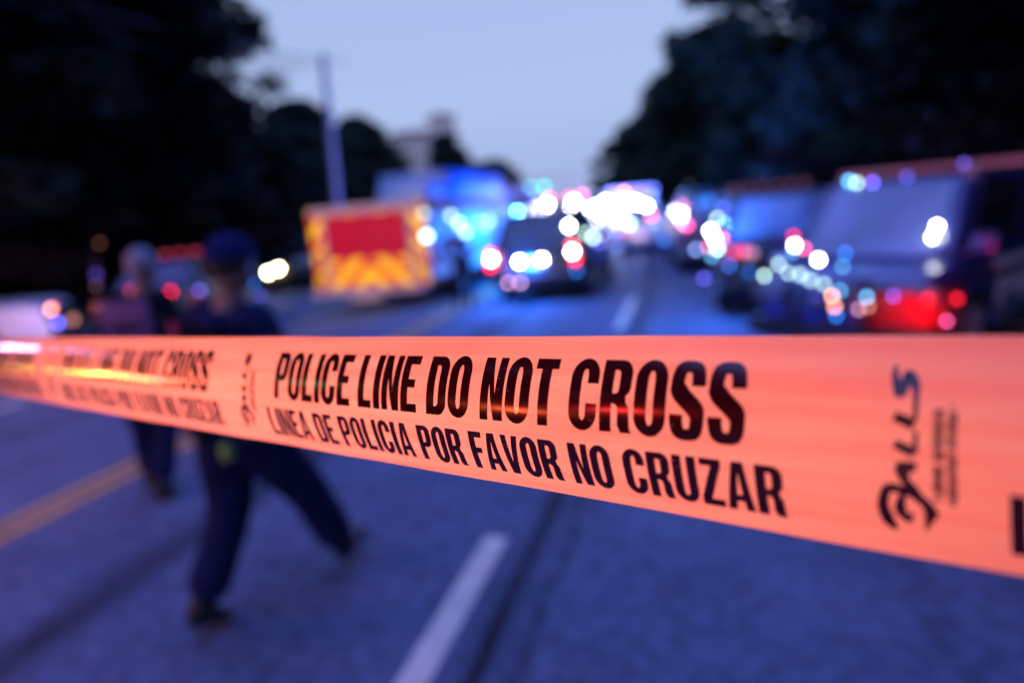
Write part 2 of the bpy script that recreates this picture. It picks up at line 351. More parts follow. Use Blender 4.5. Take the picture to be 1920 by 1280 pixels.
# ------------------------------------------------------------ the tape
T0 = CR * -.6857 + CU * .0050 + CF * .9143 + Vector((0, 0, CAM_H))
T1 = CR * .1593 + CU * .0020 + CF * .2124 + Vector((0, 0, CAM_H))
TD = (T1 - T0).normalized(); TN = (CR * TD.dot(CF) - CF * TD.dot(CR)).normalized()   # towards the camera
TW = .075
def tape_pt(s, v, lift=0.0):
    b = .013 * (1 - ((v - .49) / .5) ** 2)
    b += .0006 * math.sin(s * 9 + v * 3) + .00035 * math.sin(s * 31 + v * 7) * v + .0012 * (noise.noise(Vector((s * 5, v * 1.5, 3.3))))
    y = -TW * v + .00045 * noise.noise(Vector((s * 14, v, 7.1)))
    return T0 + TD * s + CU * y + TN * (b + lift)
def tape_mat():
    m = bpy.data.materials.new('tape_film'); m.use_nodes = True
    t = m.node_tree; b = t.nodes['Principled BSDF']
    b.inputs['Base Color'].default_value = (1.0, .265, .15, 1)
    b.inputs['Roughness'].default_value = .075; b.inputs['Specular IOR Level'].default_value = .5
    b.inputs['Coat Weight'].default_value = .35; b.inputs['Coat Roughness'].default_value = .4
    tr = N(t, 'ShaderNodeBsdfTranslucent'); tr.inputs[0].default_value = (1.0, .235, .125, 1)
    mx = N(t, 'ShaderNodeMixShader'); mx.inputs[0].default_value = .58
    c = N(t, 'ShaderNodeAttribute'); c.attribute_name = 'film'; mp = N(t, 'ShaderNodeMapping'); mp.inputs['Scale'].default_value = (6, 420, 1)
    nz = N(t, 'ShaderNodeTexNoise'); nz.inputs['Scale'].default_value = 1; nz.inputs['Detail'].default_value = 5
    t.links.new(c.outputs['Vector'], mp.inputs[0]); t.links.new(mp.outputs[0], nz.inputs['Vector'])
    bp = N(t, 'ShaderNodeBump'); bp.inputs['Strength'].default_value = .22; bp.inputs['Distance'].default_value = .0004
    t.links.new(nz.outputs[0], bp.inputs['Height']); t.links.new(bp.outputs[0], b.inputs['Normal'])
    mp2 = N(t, 'ShaderNodeMapping'); mp2.inputs['Scale'].default_value = (9, 160, 1); n2 = N(t, 'ShaderNodeTexNoise'); n2.inputs['Scale'].default_value = 1; n2.inputs['Detail'].default_value = 6
    t.links.new(c.outputs['Vector'], mp2.inputs[0]); t.links.new(mp2.outputs[0], n2.inputs['Vector'])
    mr = N(t, 'ShaderNodeMapRange'); mr.inputs[1].default_value = .3; mr.inputs[2].default_value = .7; mr.inputs[3].default_value = .80; mr.inputs[4].default_value = 1.15; t.links.new(n2.outputs[0], mr.inputs[0])
    for sk, cc in ((b.inputs['Base Color'], (1.0, .25, .155)), (tr.inputs[0], (1.0, .22, .128))):   # pigment stretched thinner and thicker along the film
        cb = N(t, 'ShaderNodeCombineXYZ'); cb.inputs[0].default_value = cc[0]
        for k in (1, 2):
            mm = N(t, 'ShaderNodeMath', operation='MULTIPLY'); mm.inputs[0].default_value = cc[k]; t.links.new(mr.outputs[0], mm.inputs[1]); t.links.new(mm.outputs[0], cb.inputs[k])
        t.links.new(cb.outputs[0], sk)
    t.links.new(b.outputs[0], mx.inputs[1]); t.links.new(tr.outputs[0], mx.inputs[2])
    t.links.new(mx.outputs[0], t.nodes['Material Output'].inputs[0])
    return m
def ink_mat():
    m = bpy.data.materials.new('tape_ink'); m.use_nodes = True
    t = m.node_tree; b = t.nodes['Principled BSDF']
    c = N(t, 'ShaderNodeTexCoord')
    v = N(t, 'ShaderNodeTexVoronoi'); v.inputs['Scale'].default_value = 420; v.inputs['Randomness'].default_value = 1
    nz = N(t, 'ShaderNodeTexNoise'); nz.inputs['Scale'].default_value = 45; nz.inputs['Detail'].default_value = 3
    t.links.new(c.outputs['Object'], v.inputs['Vector']); t.links.new(c.outputs['Object'], nz.inputs['Vector'])
    a = N(t, 'ShaderNodeMath', operation='LESS_THAN'); a.inputs[1].default_value = .16; t.links.new(v.outputs[0], a.inputs[0])
    d = N(t, 'ShaderNodeMath', operation='GREATER_THAN'); d.inputs[1].default_value = .60; t.links.new(nz.outputs[0], d.inputs[0])
    mu = N(t, 'ShaderNodeMath', operation='MULTIPLY'); t.links.new(a.outputs[0], mu.inputs[0]); t.links.new(d.outputs[0], mu.inputs[1])
    mx = N(t, 'ShaderNodeMix', data_type='RGBA'); t.links.new(mu.outputs[0], mx.inputs[0])
    mx.inputs[6].default_value = (.075, .001, .003, 1); mx.inputs[7].default_value = (.55, .16, .12, 1)   # red light put into the black ink; pin-holes in the print
    t.links.new(mx.outputs[2], b.inputs['Base Color'])
    b.inputs['Roughness'].default_value = .16; b.inputs['Specular IOR Level'].default_value = .8
    return m
TAPE, INK = tape_mat(), ink_mat()
bm = bmesh.new(); S0, S1 = -9.2, 4.0; ns, nv = 1500, 24; fl = bm.verts.layers.float_vector.new('film')
grid = [[bm.verts.new(tape_pt(S0 + (S1 - S0) * i / ns, j / nv)) for j in range(nv + 1)] for i in range(ns + 1)]
for i in range(ns + 1):
    for j in range(nv + 1): grid[i][j][fl] = (S0 + (S1 - S0) * i / ns, TW * j / nv, 0)
for i in range(ns):
    for j in range(nv): bm.faces.new((grid[i][j], grid[i][j + 1], grid[i + 1][j + 1], grid[i + 1][j]))
me = bpy.data.meshes.new('barrier_tape'); bm.to_mesh(me); bm.free(); me.materials.append(TAPE)
for p in me.polygons: p.use_smooth = True
tape = link('barrier_tape', me)
tag(tape, 'orange police barrier tape with black lettering, stretched across in front of everything', 'barrier tape')

def arc(cx_, cy_, rx, ry, a0, a1, n=10): return [(cx_ + rx * math.cos(R(a0 + (a1 - a0) * i / n)), cy_ + ry * math.sin(R(a0 + (a1 - a0) * i / n))) for i in range(n + 1)]
def glyph(ch):     # width 1 box .42 wide per unit height, outlines in x 0..w, y 0..1; returns (advance, [outer, hole...])
    w, S, B = .445, .178, .155
    def ring(x0, x1, y0, y1, rx, ry, a=0, z=360):
        return arc(x1 - rx, y1 - ry, rx, ry, 0, 90) + arc(x0 + rx, y1 - ry, rx, ry, 90, 180) + arc(x0 + rx, y0 + ry, rx, ry, 180, 270) + arc(x1 - rx, y0 + ry, rx, ry, 270, 360)
    if ch == 'I': return .178, [[(0, 0), (0, 1), (S, 1), (S, 0)]]
    if ch == 'L': return .38, [[(0, 0), (0, 1), (S, 1), (S, B), (.37, B), (.37, 0)]]
    if ch == 'E': return .39, [[(0, 0), (0, 1), (.38, 1), (.38, 1 - B), (S, 1 - B), (S, .59), (.34, .59), (.34, .44), (S, .44), (S, B), (.39, B), (.39, 0)]]
    if ch == 'F': return .37, [[(0, 0), (0, 1), (.38, 1), (.38, 1 - B), (S, 1 - B), (S, .58), (.34, .58), (.34, .43), (S, .43), (S, 0)]]
    if ch == 'T': return .40, [[(.40 / 2 - S / 2, 0), (.40 / 2 - S / 2, 1 - B), (0, 1 - B), (0, 1), (.40, 1), (.40, 1 - B), (.20 + S / 2, 1 - B), (.20 + S / 2, 0)]]
    if ch == 'N': return w, [[(0, 0), (0, 1), (.178, 1), (w - .16, .42), (w - .15, 1), (w, 1), (w, 0), (w - .178, 0), (.16, .58), (.16, 0)]]
    if ch == 'Z': return .40, [[(0, 0), (0, .16), (.215, 1 - B), (.015, 1 - B), (.015, 1), (.40, 1), (.40, .85), (.18, B), (.40, B), (.40, 0)]]
    if ch == 'A': return .47, [[(0, 0), (.135, 1), (.335, 1), (.47, 0), (.315, 0), (.295, .19), (.175, .19), (.155, 0)], [(.19, .33), (.28, .33), (.235, .78)]]
    if ch == 'V': return .46, [[(.13, 0), (0, 1), (.155, 1), (.232, .30), (.305, 1), (.46, 1), (.33, 0)]]
    if ch == 'U': return w, [[(0, 1), (S, 1)] + arc(w / 2, .25, w / 2 - S, .11, 180, 360) + [(w - S, 1), (w, 1)] + arc(w / 2, .25, w / 2, .265, 360, 180)]
    if ch == 'O': return w, [ring(0, w, -.015, 1.015, w / 2, .27), ring(S, w - S, .135, .865, w / 2 - S, .12)[::-1]]
    if ch == 'D': return w, [[(0, 0), (0, 1)] + arc(w - .19, .79, .19, .21, 90, 0) + arc(w - .19, .21, .19, .21, 0, -90), [(S, B), (S, 1 - B)][::-1] + arc(w - S - .06, .23, .06, .08, -90, 0) + arc(w - S - .06, .77, .06, .08, 0, 90)]
    if ch == 'P': return w, [[(0, 0), (0, 1)] + arc(w - .17, .80, .17, .20, 90, 0) + arc(w - .17, .58, .17, .20, 0, -90) + [(S, .38), (S, 0)], [(S, .52), (S, .86)][::-1] + arc(w - S - .05, .59, .05, .07, -90, 0) + arc(w - S - .05, .79, .05, .07, 0, 90)]
    if ch == 'R': return w + .01, [[(0, 0), (0, 1)] + arc(w - .17, .80, .17, .20, 90, 0) + arc(w - .16, .64, .16, .16, 0, -55) + arc(w - .14, .32, .13, .12, 50, 0) + [(w, .07), (w + .03, 0), (w - .135, 0), (w - S, .1)] + arc(w - S - .08, .32, .08, .08, 0, 90) + [(S, .40), (S, 0)],
                          [(S, .54), (S, .86)][::-1] + arc(w - S - .05, .61, .05, .07, -90, 0) + arc(w - S - .05, .79, .05, .07, 0, 90)]
    if ch == 'C': return w, [[(w, .66)] + [(w, .74)] + arc(w / 2, .745, w / 2, .27, 0, 90) + arc(w / 2, .745, w / 2, .27, 90, 180)[1:] + arc(w / 2, .255, w / 2, .27, 180, 270) + arc(w / 2, .255, w / 2, .27, 270, 360)[1:] + [(w, .38), (w - S, .38)] + arc(w / 2, .25, w / 2 - S, .115, 360, 180) + arc(w / 2, .75, w / 2 - S, .115, 180, 0) + [(w - S, .66)]]
    if ch == 'S':
        cl = [(w - S / 2, .69), (w - S / 2, .77), (w * .72, .915), (w / 2, .94), (w * .28, .915), (S / 2, .78), (S / 2 + .005, .68), (.14, .585), (w / 2, .50), (w - .13, .41), (w - S / 2 - .003, .32), (w - S / 2, .22), (w * .72, .085), (w / 2, .06), (w * .28, .085), (S / 2, .22), (S / 2, .32)]
        Q = []
        for i in range(len(cl) - 1):
            p0, p1, p2, p3 = (Vector(cl[max(i - 1, 0)]), Vector(cl[i]), Vector(cl[i + 1]), Vector(cl[min(i + 2, len(cl) - 1)]))
            for k in range(4):
                u = k / 4; Q.append(.5 * ((2 * p1) + (-p0 + p2) * u + (2 * p0 - 5 * p1 + 4 * p2 - p3) * u * u + (-p0 + 3 * p1 - 3 * p2 + p3) * u ** 3))
        Q.append(Vector(cl[-1])); Lf, Rt = [], []
        for i, q in enumerate(Q):
            tg = (Q[min(i + 1, len(Q) - 1)] - Q[max(i - 1, 0)])
            tg.normalize(); tx, ty = abs(tg.x), abs(tg.y)
            if i in (0, len(Q) - 1): tg = Vector((0, 1 if i == 0 else 1))
            h = (S * ty ** 2 + B * tx ** 2) / 2 + .035 * (tx * ty) * 2 * (1 if .3 < q.y < .7 else 0)
            n_ = Vector((-tg.y, tg.x)); Lf.append(tuple(q + n_ * h)); Rt.append(tuple(q - n_ * h))
        return w, [Lf + Rt[::-1]]
def fill_outlines(polys):
    cu = bpy.data.curves.new('t', 'CURVE'); cu.dimensions = '2D'; cu.fill_mode = 'BOTH'
    for p in polys:
        q = [p[0]]
        for a in p[1:]:
            if (Vector(a) - Vector(q[-1])).length > 1e-4: q.append(a)
        if (Vector(q[0]) - Vector(q[-1])).length < 1e-4: q.pop()
        s = cu.splines.new('POLY'); s.points.add(len(q) - 1); s.use_cyclic_u = True
        for i, a in enumerate(q): s.points[i].co = (a[0], a[1], 0, 1)
    o = bpy.data.objects.new('t', cu); col.objects.link(o)
    dg = bpy.context.evaluated_depsgraph_get(); me = bpy.data.meshes.new_from_object(o.evaluated_get(dg))
    bpy.data.objects.remove(o); bpy.data.curves.remove(cu)
    bm = bmesh.new(); bm.from_mesh(me); bpy.data.meshes.remove(me)
    return bm
def text_bm(text, width, height, gap=.045, space=.20, x0=0.0, y0=0.0):
    x = 0; outl = []
    for ch in text:
        if ch == ' ': x += space; continue
        a, g_ = glyph(ch); outl.append((x, g_)); x += a + gap
    tot = x - gap; sx = width / tot
    bm = bmesh.new()
    for ox, g_ in outl:
        b2 = fill_outlines([[((px + ox) * sx + x0, py * height + y0) for px, py in p] for p in g_])
        me = bpy.data.meshes.new('q'); b2.to_mesh(me); b2.free(); bm.from_mesh(me); bpy.data.meshes.remove(me)
    return bm
def on_tape(bm, name, s_off, lift=.00025):
    # bm holds x = s, y = -v*TW; sliced finely so that it follows the curl of the tape
    for k in range(1, 45):
        bmesh.ops.bisect_plane(bm, geom=bm.verts[:] + bm.edges[:] + bm.faces[:], plane_co=(0, -TW * k / 45, 0), plane_no=(0, 1, 0), dist=1e-6)
    xs = [v.co.x for v in bm.verts]; a, b = min(xs), max(xs)
    for k in range(1, int((b - a) / .008) + 1):
        bmesh.ops.bisect_plane(bm, geom=bm.verts[:] + bm.edges[:] + bm.faces[:], plane_co=(a + .008 * k, 0, 0), plane_no=(1, 0, 0), dist=1e-6)
    me = bpy.data.meshes.new(name); flat = [(v.co.x, -v.co.y / TW) for v in bm.verts]
    for v, (s, vv) in zip(bm.verts, flat): v.co = tape_pt(s + s_off, vv, lift)
    bm.to_mesh(me)
    for p in me.polygons: p.use_smooth = True
    me.materials.append(INK)
    # shading normals taken from the film itself
    bm.free()
    return link(name, me, tape)
def slogan_bm():
    b = text_bm('POLICE LINE DO NOT CROSS', 1.0152 - .693, TW * .41, space=.19, x0=.693, y0=-TW * .552)
    b2 = text_bm('LINEA DE POLICIA POR FAVOR NO CRUZAR', 1.0285 - .681, TW * .262, space=.22, x0=.681, y0=-TW * .902)
    me = bpy.data.meshes.new('q'); b2.to_mesh(me); b2.free(); b.from_mesh(me); bpy.data.meshes.remove(me)
    return b
LOGO = [[[64.24,0.1329,65.17,0.1357],[64.0,0.1411,65.25,0.145],[63.71,0.1534,65.29,0.1575],[63.47,0.1693,65.38,0.171],[63.4,0.1874,65.61,0.1839],[63.59,0.2089,66.02,0.2008],[63.93,0.2331,66.58,0.2215],[64.34,0.2555,67.13,0.2382],[65.08,0.2762,67.22,0.239],[67.74,0.2718,65.2,0.2404],[68.28,0.2552,65.24,0.2377],[68.56,0.2412,65.53,0.2251],[68.83,0.2293,65.84,0.2125],[69.15,0.2164,66.11,0.2003],[69.46,0.2023,66.38,0.1853],[69.66,0.1943,66.79,0.1689],[68.95,0.2004,68.23,0.1517],[68.01,0.1973,70.09,0.162],[68.3,0.2021,70.85,0.1766],[68.74,0.212,71.41,0.1919],[69.09,0.2217,71.82,0.2067],[69.37,0.2284,71.96,0.2204],[69.59,0.2361,71.96,0.2332],[69.78,0.2476,71.88,0.2466],[69.96,0.264,71.78,0.2634],[70.08,0.2887,71.74,0.2884],[70.15,0.3195,71.66,0.3193],[70.2,0.3488,71.55,0.3486],[70.25,0.3691,71.44,0.3688]],[[64.27,0.376,65.31,0.3364],[65.72,0.3848,66.81,0.3436],[67.16,0.3935,68.29,0.3508],[68.58,0.4022,69.75,0.3579],[69.99,0.4108,71.2,0.365]],[[64.42,0.4926,65.5,0.4571],[65.81,0.502,66.95,0.4643],[67.18,0.5113,68.39,0.4714],[68.54,0.5206,69.81,0.4785],[69.89,0.5298,71.22,0.4856]],[[71.71,0.5114,70.06,0.513],[71.71,0.4863,70.17,0.4877],[71.7,0.4614,70.28,0.4625],[71.67,0.4365,70.37,0.4375],[71.64,0.4117,70.45,0.4125]],[[65.25,0.5937,65.39,0.5525],[66.75,0.5918,66.89,0.5508],[68.25,0.5899,68.38,0.5492],[69.72,0.5881,69.85,0.5475],[71.19,0.5863,71.31,0.5459]],[[64.64,0.5889,66.67,0.5666],[65.02,0.5989,67.09,0.5761],[65.58,0.6133,67.68,0.5897],[66.26,0.6298,68.34,0.6046],[67.0,0.6461,69.03,0.6185],[67.87,0.6626,69.88,0.6324],[68.84,0.6797,70.87,0.6477],[69.72,0.6949,71.79,0.6615],[70.31,0.7055,72.45,0.6711]],[[69.41,0.5648,70.62,0.5764],[68.89,0.577,70.07,0.5883],[68.36,0.5893,69.51,0.6004],[67.83,0.6017,68.96,0.6125],[67.3,0.6142,68.39,0.6247]],[[61.33,0.6611,64.05,0.6696],[60.93,0.6756,63.77,0.6847],[60.33,0.6977,63.32,0.7057],[59.72,0.7241,62.94,0.7272],[59.33,0.7511,62.8,0.7435],[59.36,0.7758,62.87,0.756],[59.63,0.7977,63.09,0.7696],[60.04,0.8172,63.44,0.7833],[60.54,0.8354,63.84,0.7958],[61.53,0.8489,64.08,0.8114],[62.61,0.8597,64.52,0.8278],[63.61,0.8672,64.99,0.8432],[64.36,0.8709,65.24,0.8556]],[[62.13,0.6957,62.6,0.6499],[62.88,0.6945,63.31,0.6507],[63.92,0.693,64.37,0.6513],[65.04,0.6921,65.58,0.6525],[66.1,0.6923,66.75,0.6549],[67.06,0.6954,67.86,0.6564],[68.01,0.6991,68.98,0.6586],[68.91,0.7039,70.15,0.6627],[69.74,0.7105,71.35,0.6695],[70.7,0.7193,72.5,0.6818],[71.75,0.7317,73.6,0.6964],[72.76,0.7448,74.57,0.7105],[73.63,0.7553,75.32,0.7212],[74.31,0.7615,75.81,0.7285],[74.82,0.7652,76.17,0.7339],[75.19,0.7672,76.42,0.738],[75.46,0.7682,76.59,0.7414]],[[66.73,0.6776,68.2,0.6813],[66.22,0.6908,68.14,0.6957],[65.55,0.7108,67.96,0.7159],[64.87,0.7344,67.84,0.7357],[64.4,0.7587,67.95,0.748],[64.72,0.7793,67.86,0.7557],[65.29,0.7946,67.91,0.765],[65.97,0.8056,68.08,0.774],[66.74,0.8134,68.23,0.7806],[67.56,0.8209,68.51,0.78],[68.46,0.8232,68.94,0.7779],[69.14,0.8238,69.5,0.7748],[69.54,0.8252,69.96,0.7721]],[[72.47,0.7292,76.08,0.7412],[73.18,0.775,77.52,0.7633],[72.94,0.8488,73.34,0.8513]]]
def logo_bm():
    bm = bmesh.new()
    for i, p in enumerate(LOGO):
        vs = [(bm.verts.new((a / 1000 + 1.0, -v * TW, 0)), bm.verts.new((c / 1000 + 1.0, -w * TW, 0))) for a, v, c, w in p]
        for q0, q1 in zip(vs, vs[1:]): bm.faces.new((q0[0], q0[1], q1[1], q1[0]))
    rr = random.Random(3)
    for c, va, vb, th in ((1.0773, .315, .70, .0034), (1.0811, .295, .72, .0027)):     # two lines of small print, too blurred to read
        v = va
        while v < vb:
            h = rr.choice((.010, .014, .008)); 
            if rr.random() < .92:
                q = [(c - th / 2, -v * TW), (c + th / 2, -v * TW), (c + th / 2 * rr.choice((1, .2, 1)), -(v + h) * TW), (c - th / 2 * rr.choice((1, .3, 1)), -(v + h) * TW)]
                bm.faces.new([bm.verts.new((a, b, 0)) for a, b in q])
            v += h + .0025
    return bm
PERIOD = .4147
for k in range(-9, 6):
    on_tape(slogan_bm(), 'slogan_print', PERIOD * k)
    on_tape(logo_bm(), 'maker_print', PERIOD * k, .0003)

for s_, h_, lab_ in ((S0 + .05, 1.45, 'slim metal post holding the far left end of the orange tape'), (S1 - .05, 2.1, 'slim metal post holding the right end of the orange tape beside the camera')):
    p_ = tape_pt(s_, .5); r_ = empty('tape_post', (p_.x, p_.y, 0), label=lab_, cat='post')
    b = MB(); b.cyl((0, 0, 0), (0, 0, h_), .022, n=12); b.build('shaft', M['steel'], r_)
    b = MB(); b.cyl((0, 0, 0), (0, 0, .05), .17, .15, 20); b.build('base', M['rubber'], r_)

# ------------------------------------------------------------ people
def skin_mesh(verts, edges, radii, root=0, sub=2):
    me = bpy.data.meshes.new('sk'); me.from_pydata([tuple(v) for v in verts], edges, [])
    o = bpy.data.objects.new('sk', me); col.objects.link(o)
    o.modifiers.new('s', 'SKIN')
    for i, r in enumerate(radii):
        r = r if isinstance(r, (tuple, list)) else (r, r)
        me.skin_vertices[0].data[i].radius = r
        me.skin_vertices[0].data[i].use_root = (i == root)
    if sub:
        s = o.modifiers.new('u', 'SUBSURF'); s.levels = sub; s.render_levels = sub
    dg = bpy.context.evaluated_depsgraph_get(); m2 = bpy.data.meshes.new_from_object(o.evaluated_get(dg))
    bpy.data.objects.remove(o); bpy.data.meshes.remove(me)
    return m2
def chain_mesh(chains, sub=2):
    """chains: list of (points, radii, parent_index or None); returns one mesh"""
    V, E, Rr = [], [], []
    for pts, rad, par in chains:
        prev = par
        for p, r in zip(pts, rad):
            V.append(Vector(p)); Rr.append(r); i = len(V) - 1
            if prev is not None: E.append((prev, i))
            prev = i
    return skin_mesh(V, E, Rr, 0, sub)
def finish(meshes, name, m, parent):
    bm = bmesh.new()
    for q in meshes: bm.from_mesh(q); bpy.data.meshes.remove(q)
    me = bpy.data.meshes.new(name); bm.to_mesh(me); bm.free(); me.materials.clear(); me.materials.append(m)
    for p in me.polygons: p.use_smooth = True
    return link(name, me, parent)
def person(loc, rz, J, label, mats, scale=1.0, cap='cap', group=None, bulk=1.0):
    """x forward, y left, z up. J: joint positions"""
    root = empty('person', loc, rz, label=label, cat='person', group=group); root.scale = (scale,) * 3
    pel, ch, nk, hd = map(Vector, (J['pelvis'], J['chest'], J['neck'], J['head']))
    parts = []
    ch_l = [([pel, pel.lerp(ch, .5), ch, nk, nk + (hd - nk) * .35], [(.12, .09), (.11, .08), (.12, .08), (.062, .062), (.06, .065)], None)]
    for s in ('l', 'r'):
        sh, el, wr = (Vector(J[k + s]) for k in ('sh', 'el', 'wr'))
        ch_l.append(([sh, sh.lerp(el, .5), el, el.lerp(wr, .4), wr], [.06, .05, .042, .042, .028], 2))
        hp, kn, an = (Vector(J[k + s]) for k in ('hip', 'kn', 'an'))
        ch_l.append(([hp, hp.lerp(kn, .5), kn, kn.lerp(an, .35), an], [.095, .08, .058, .058, .038], 0))
    parts.append(chain_mesh(ch_l))
    # head with a nose, brow, chin and ears
    f = Vector(J.get('face', (1, 0, 0))).normalized(); lft = Vector((0, 0, 1)).cross(f).normalized()
    b = MB(); b.ball(hd + Vector((0, 0, .02)), .098, (1.0, .82, 1.18), 3)
    b.ball(hd + f * .035 + Vector((0, 0, -.06)), .062, (1, .9, .9), 2)
    b.ball(hd + f * .100 + Vector((0, 0, -.012)), .017, (1, .8, 1.5), 2)
    b.ball(hd + f * .085 + Vector((0, 0, -.055)), .02, (.6, 1.3, .5), 2)
    for s in (1, -1):
        b.ball(hd + lft * .083 * s, .027, (.6, .45, 1.1), 2)
        b.ball(hd + f * .083 + lft * .032 * s + Vector((0, 0, .022)), .014, (.7, 1.2, .7), 2)
    me = bpy.data.meshes.new('h'); b.bm.to_mesh(me); b.bm.free(); parts.append(me)
    for s, sg in (('l', 1), ('r', -1)):      # hands: palm, four fingers, thumb
        el, wr = Vector(J['el' + s]), Vector(J['wr' + s]); d = (wr - el).normalized()
        inn = Vector((0, -sg, 0)); fw = d.cross(inn).normalized()
        if fw.x < 0: fw = -fw
        inn = (inn - d * inn.dot(d)).normalized()
        parts.append(chain_mesh([([wr, wr + d * .05, wr + d * .085], [(.026, .02), (.038, .018), (.036, .015)], None)]))
        for k, ln in enumerate((.070, .080, .074, .058)):
            o_ = wr + d * .085 + fw * (.028 - .019 * k)
            parts.append(chain_mesh([([o_ - d * .02, o_, o_ + d * ln * .4 + inn * .006, o_ + d * ln * .7 + inn * .022, o_ + d * ln * .85 + inn * .036], [.009, .0095, .009, .008, .006], None)], 1))
        o_ = wr + d * .03 + fw * .03
        parts.append(chain_mesh([([o_ - fw * .015, o_ + fw * .015, o_ + fw * .032 + d * .03 + inn * .01, o_ + fw * .036 + d * .055 + inn * .014], [.013, .011, .010, .008], None)], 1))
    finish(parts, 'body', M['skin'], root)
    # trousers
    legs = []
    ch_l = [([pel + Vector((0, 0, .10)), pel - Vector((0, 0, .04))], [(.165, .135), (.15, .13)], None)]
    for s in ('l', 'r'):
        hp, kn, an = (Vector(J[k + s]) for k in ('hip', 'kn', 'an'))
        ch_l.append(([hp - Vector((0, 0, .03)), hp.lerp(kn, .5), kn, kn.lerp(an, .4), kn.lerp(an, .93)], [(.108 * bulk, .118 * bulk), (.10 * bulk, .105 * bulk), (.078 * bulk, .082 * bulk), (.078 * bulk, .082 * bulk), (.072 * bulk, .078 * bulk)], 1))
    finish([chain_mesh(ch_l)], 'trousers', M[mats[0]], root)
    ch_l = [([pel + Vector((0, 0, -.05)), pel + Vector((0, 0, .08)), pel.lerp(ch, .55), ch, ch.lerp(nk, .45), ch.lerp(nk, .85)], [(.19, .155), (.18, .145), (.17, .135), (.19, .14), (.16, .115), (.075, .075)], None)]; slv = []
    for s in ('l', 'r'):
        sh, el, wr = (Vector(J[k + s]) for k in ('sh', 'el', 'wr'))
        inn_ = Vector((nk.x, nk.y, sh.z - .03)).lerp(sh, .12)
        slv.append(chain_mesh([([inn_, inn_.lerp(sh, .6) - Vector((0, 0, .015)), sh, sh.lerp(el, .5), el] + ([el.lerp(wr, .9)] if mats[4] == 'long' else []), [.115, .110, .088, .072, .062] + ([.045] if mats[4] == 'long' else []), None)]))
    finish([chain_mesh(ch_l)] + slv, 'jacket', M[mats[1]], root)
    # boots
    for s in ('l', 'r'):
        an = Vector(J['an' + s]); td = Vector(J['toe' + s]).normalized(); up = Vector((0, 0, 1)); up = (up - td * up.dot(td)).normalized()
        heel = an - td * .06 - up * .055
        bt = chain_mesh([([an + up * .10, an, an - up * .03 + td * .04, an - up * .055 + td * .12, an - up * .06 + td * .185], [.060, .058, (.055, .05), (.050, .036), (.042, .026)], None), ([heel], [(.045, .036)], 1)])
        ob = finish([bt], 'boot', M['boot'], root)
    # hair / cap
    b = MB(); b.ball(hd + Vector((0, 0, .035)) - f * .012, .108, (1.0, .86, 1.05), 3)
    bmesh.ops.bisect_plane(b.bm, geom=b.bm.verts[:] + b.bm.edges[:] + b.bm.faces[:], plane_co=hd + Vector((0, 0, .005)) - f * .01, plane_no=(Vector((0, 0, 1)) - f * .35).normalized(), clear_inner=True)
    b.build('hair', M[mats[3]], root)
    if cap:
        b = MB(); b.ball(hd + Vector((0, 0, .05)), .114, (1.05, .92, .98), 3)
        bmesh.ops.bisect_plane(b.bm, geom=b.bm.verts[:] + b.bm.edges[:] + b.bm.faces[:], plane_co=hd + Vector((0, 0, .045)), plane_no=(0, 0, 1), clear_inner=True)
        b.cyl(hd + Vector((0, 0, .047)), hd + Vector((0, 0, .055)), .12, .115, 24)
        b.ball(hd + f * .10 + Vector((0, 0, .047)), .068, (1.0, 1.0, .12), 2)
        b.build('cap', M[mats[2]], root)
    # duty belt with pouches
    b = MB()
    for k in range(24):
        a0, a1 = 2 * math.pi * k / 24, 2 * math.pi * (k + 1) / 24
        p = lambda a, r, z: (pel.x + .150 * r * math.cos(a), pel.y + .185 * r * math.sin(a), pel.z + z)
        b.hexa([p(a0, .95, .02), p(a0, 1.06, .02), p(a1, 1.06, .02), p(a1, .95, .02), p(a0, .95, .075), p(a0, 1.06, .075), p(a1, 1.06, .075), p(a1, .95, .075)])
    for a in (60, 120, 245, 285, 180):
        x, y = pel.x + .17 * math.cos(R(a)), pel.y + .205 * math.sin(R(a))
        b.box(x - .03, x + .03, y - .025, y + .025, pel.z - .06, pel.z + .09, .01)
    b.build('duty_belt', M['boot'], root)
    return root
walk = dict(pelvis=(0, 0, .97), chest=(.03, -.05, 1.36), neck=(.04, -.08, 1.53), head=(.06, -.10, 1.66), shl=(.03, .13, 1.46), shr=(.03, -.26, 1.44),
            ell=(-.06, .22, 1.18), elr=(.04, -.35, 1.19), wrl=(.12, .20, .98), wrr=(.24, -.31, 1.02),
            hipl=(0, .09, .93), hipr=(0, -.09, .93), knl=(.0, .10, .52), anl=(-.26, .10, .12), knr=(.27, -.12, .54), anr=(.46, -.12, .13), toel=(1, 0, -.18), toer=(1, -.05, .42), face=(1, .1, 0))
stand = dict(pelvis=(0, 0, .96), chest=(.01, -.09, 1.34), neck=(.01, -.13, 1.51), head=(.03, -.16, 1.65), shl=(.0, .10, 1.43), shr=(.0, -.31, 1.43),
             ell=(-.03, .22, 1.16), elr=(-.03, -.37, 1.16), wrl=(.14, .26, .98), wrr=(.14, -.26, .98),
             hipl=(0, .09, .92), hipr=(0, -.09, .92), knl=(.06, .10, .50), anl=(.05, .10, .10), knr=(.02, -.12, .50), anr=(-.16, -.12, .10), toel=(1, 0, 0), toer=(1, 0, -.05), face=(1, 0, 0))
off = person((-2.19, 2.66, 0.0), R(77), walk, 'walking person in dark uniform and cap, mid-stride, nearest the tape', ('navy_cloth', 'navy_cloth', 'cap_blue', 'hair', 'short'), 1.03, bulk=1.34)
b = MB(); b.box(-.155, -.125, -.20, .10, 1.12, 1.44, .02); b.build('vest_panel', M['dark_cloth'], off)
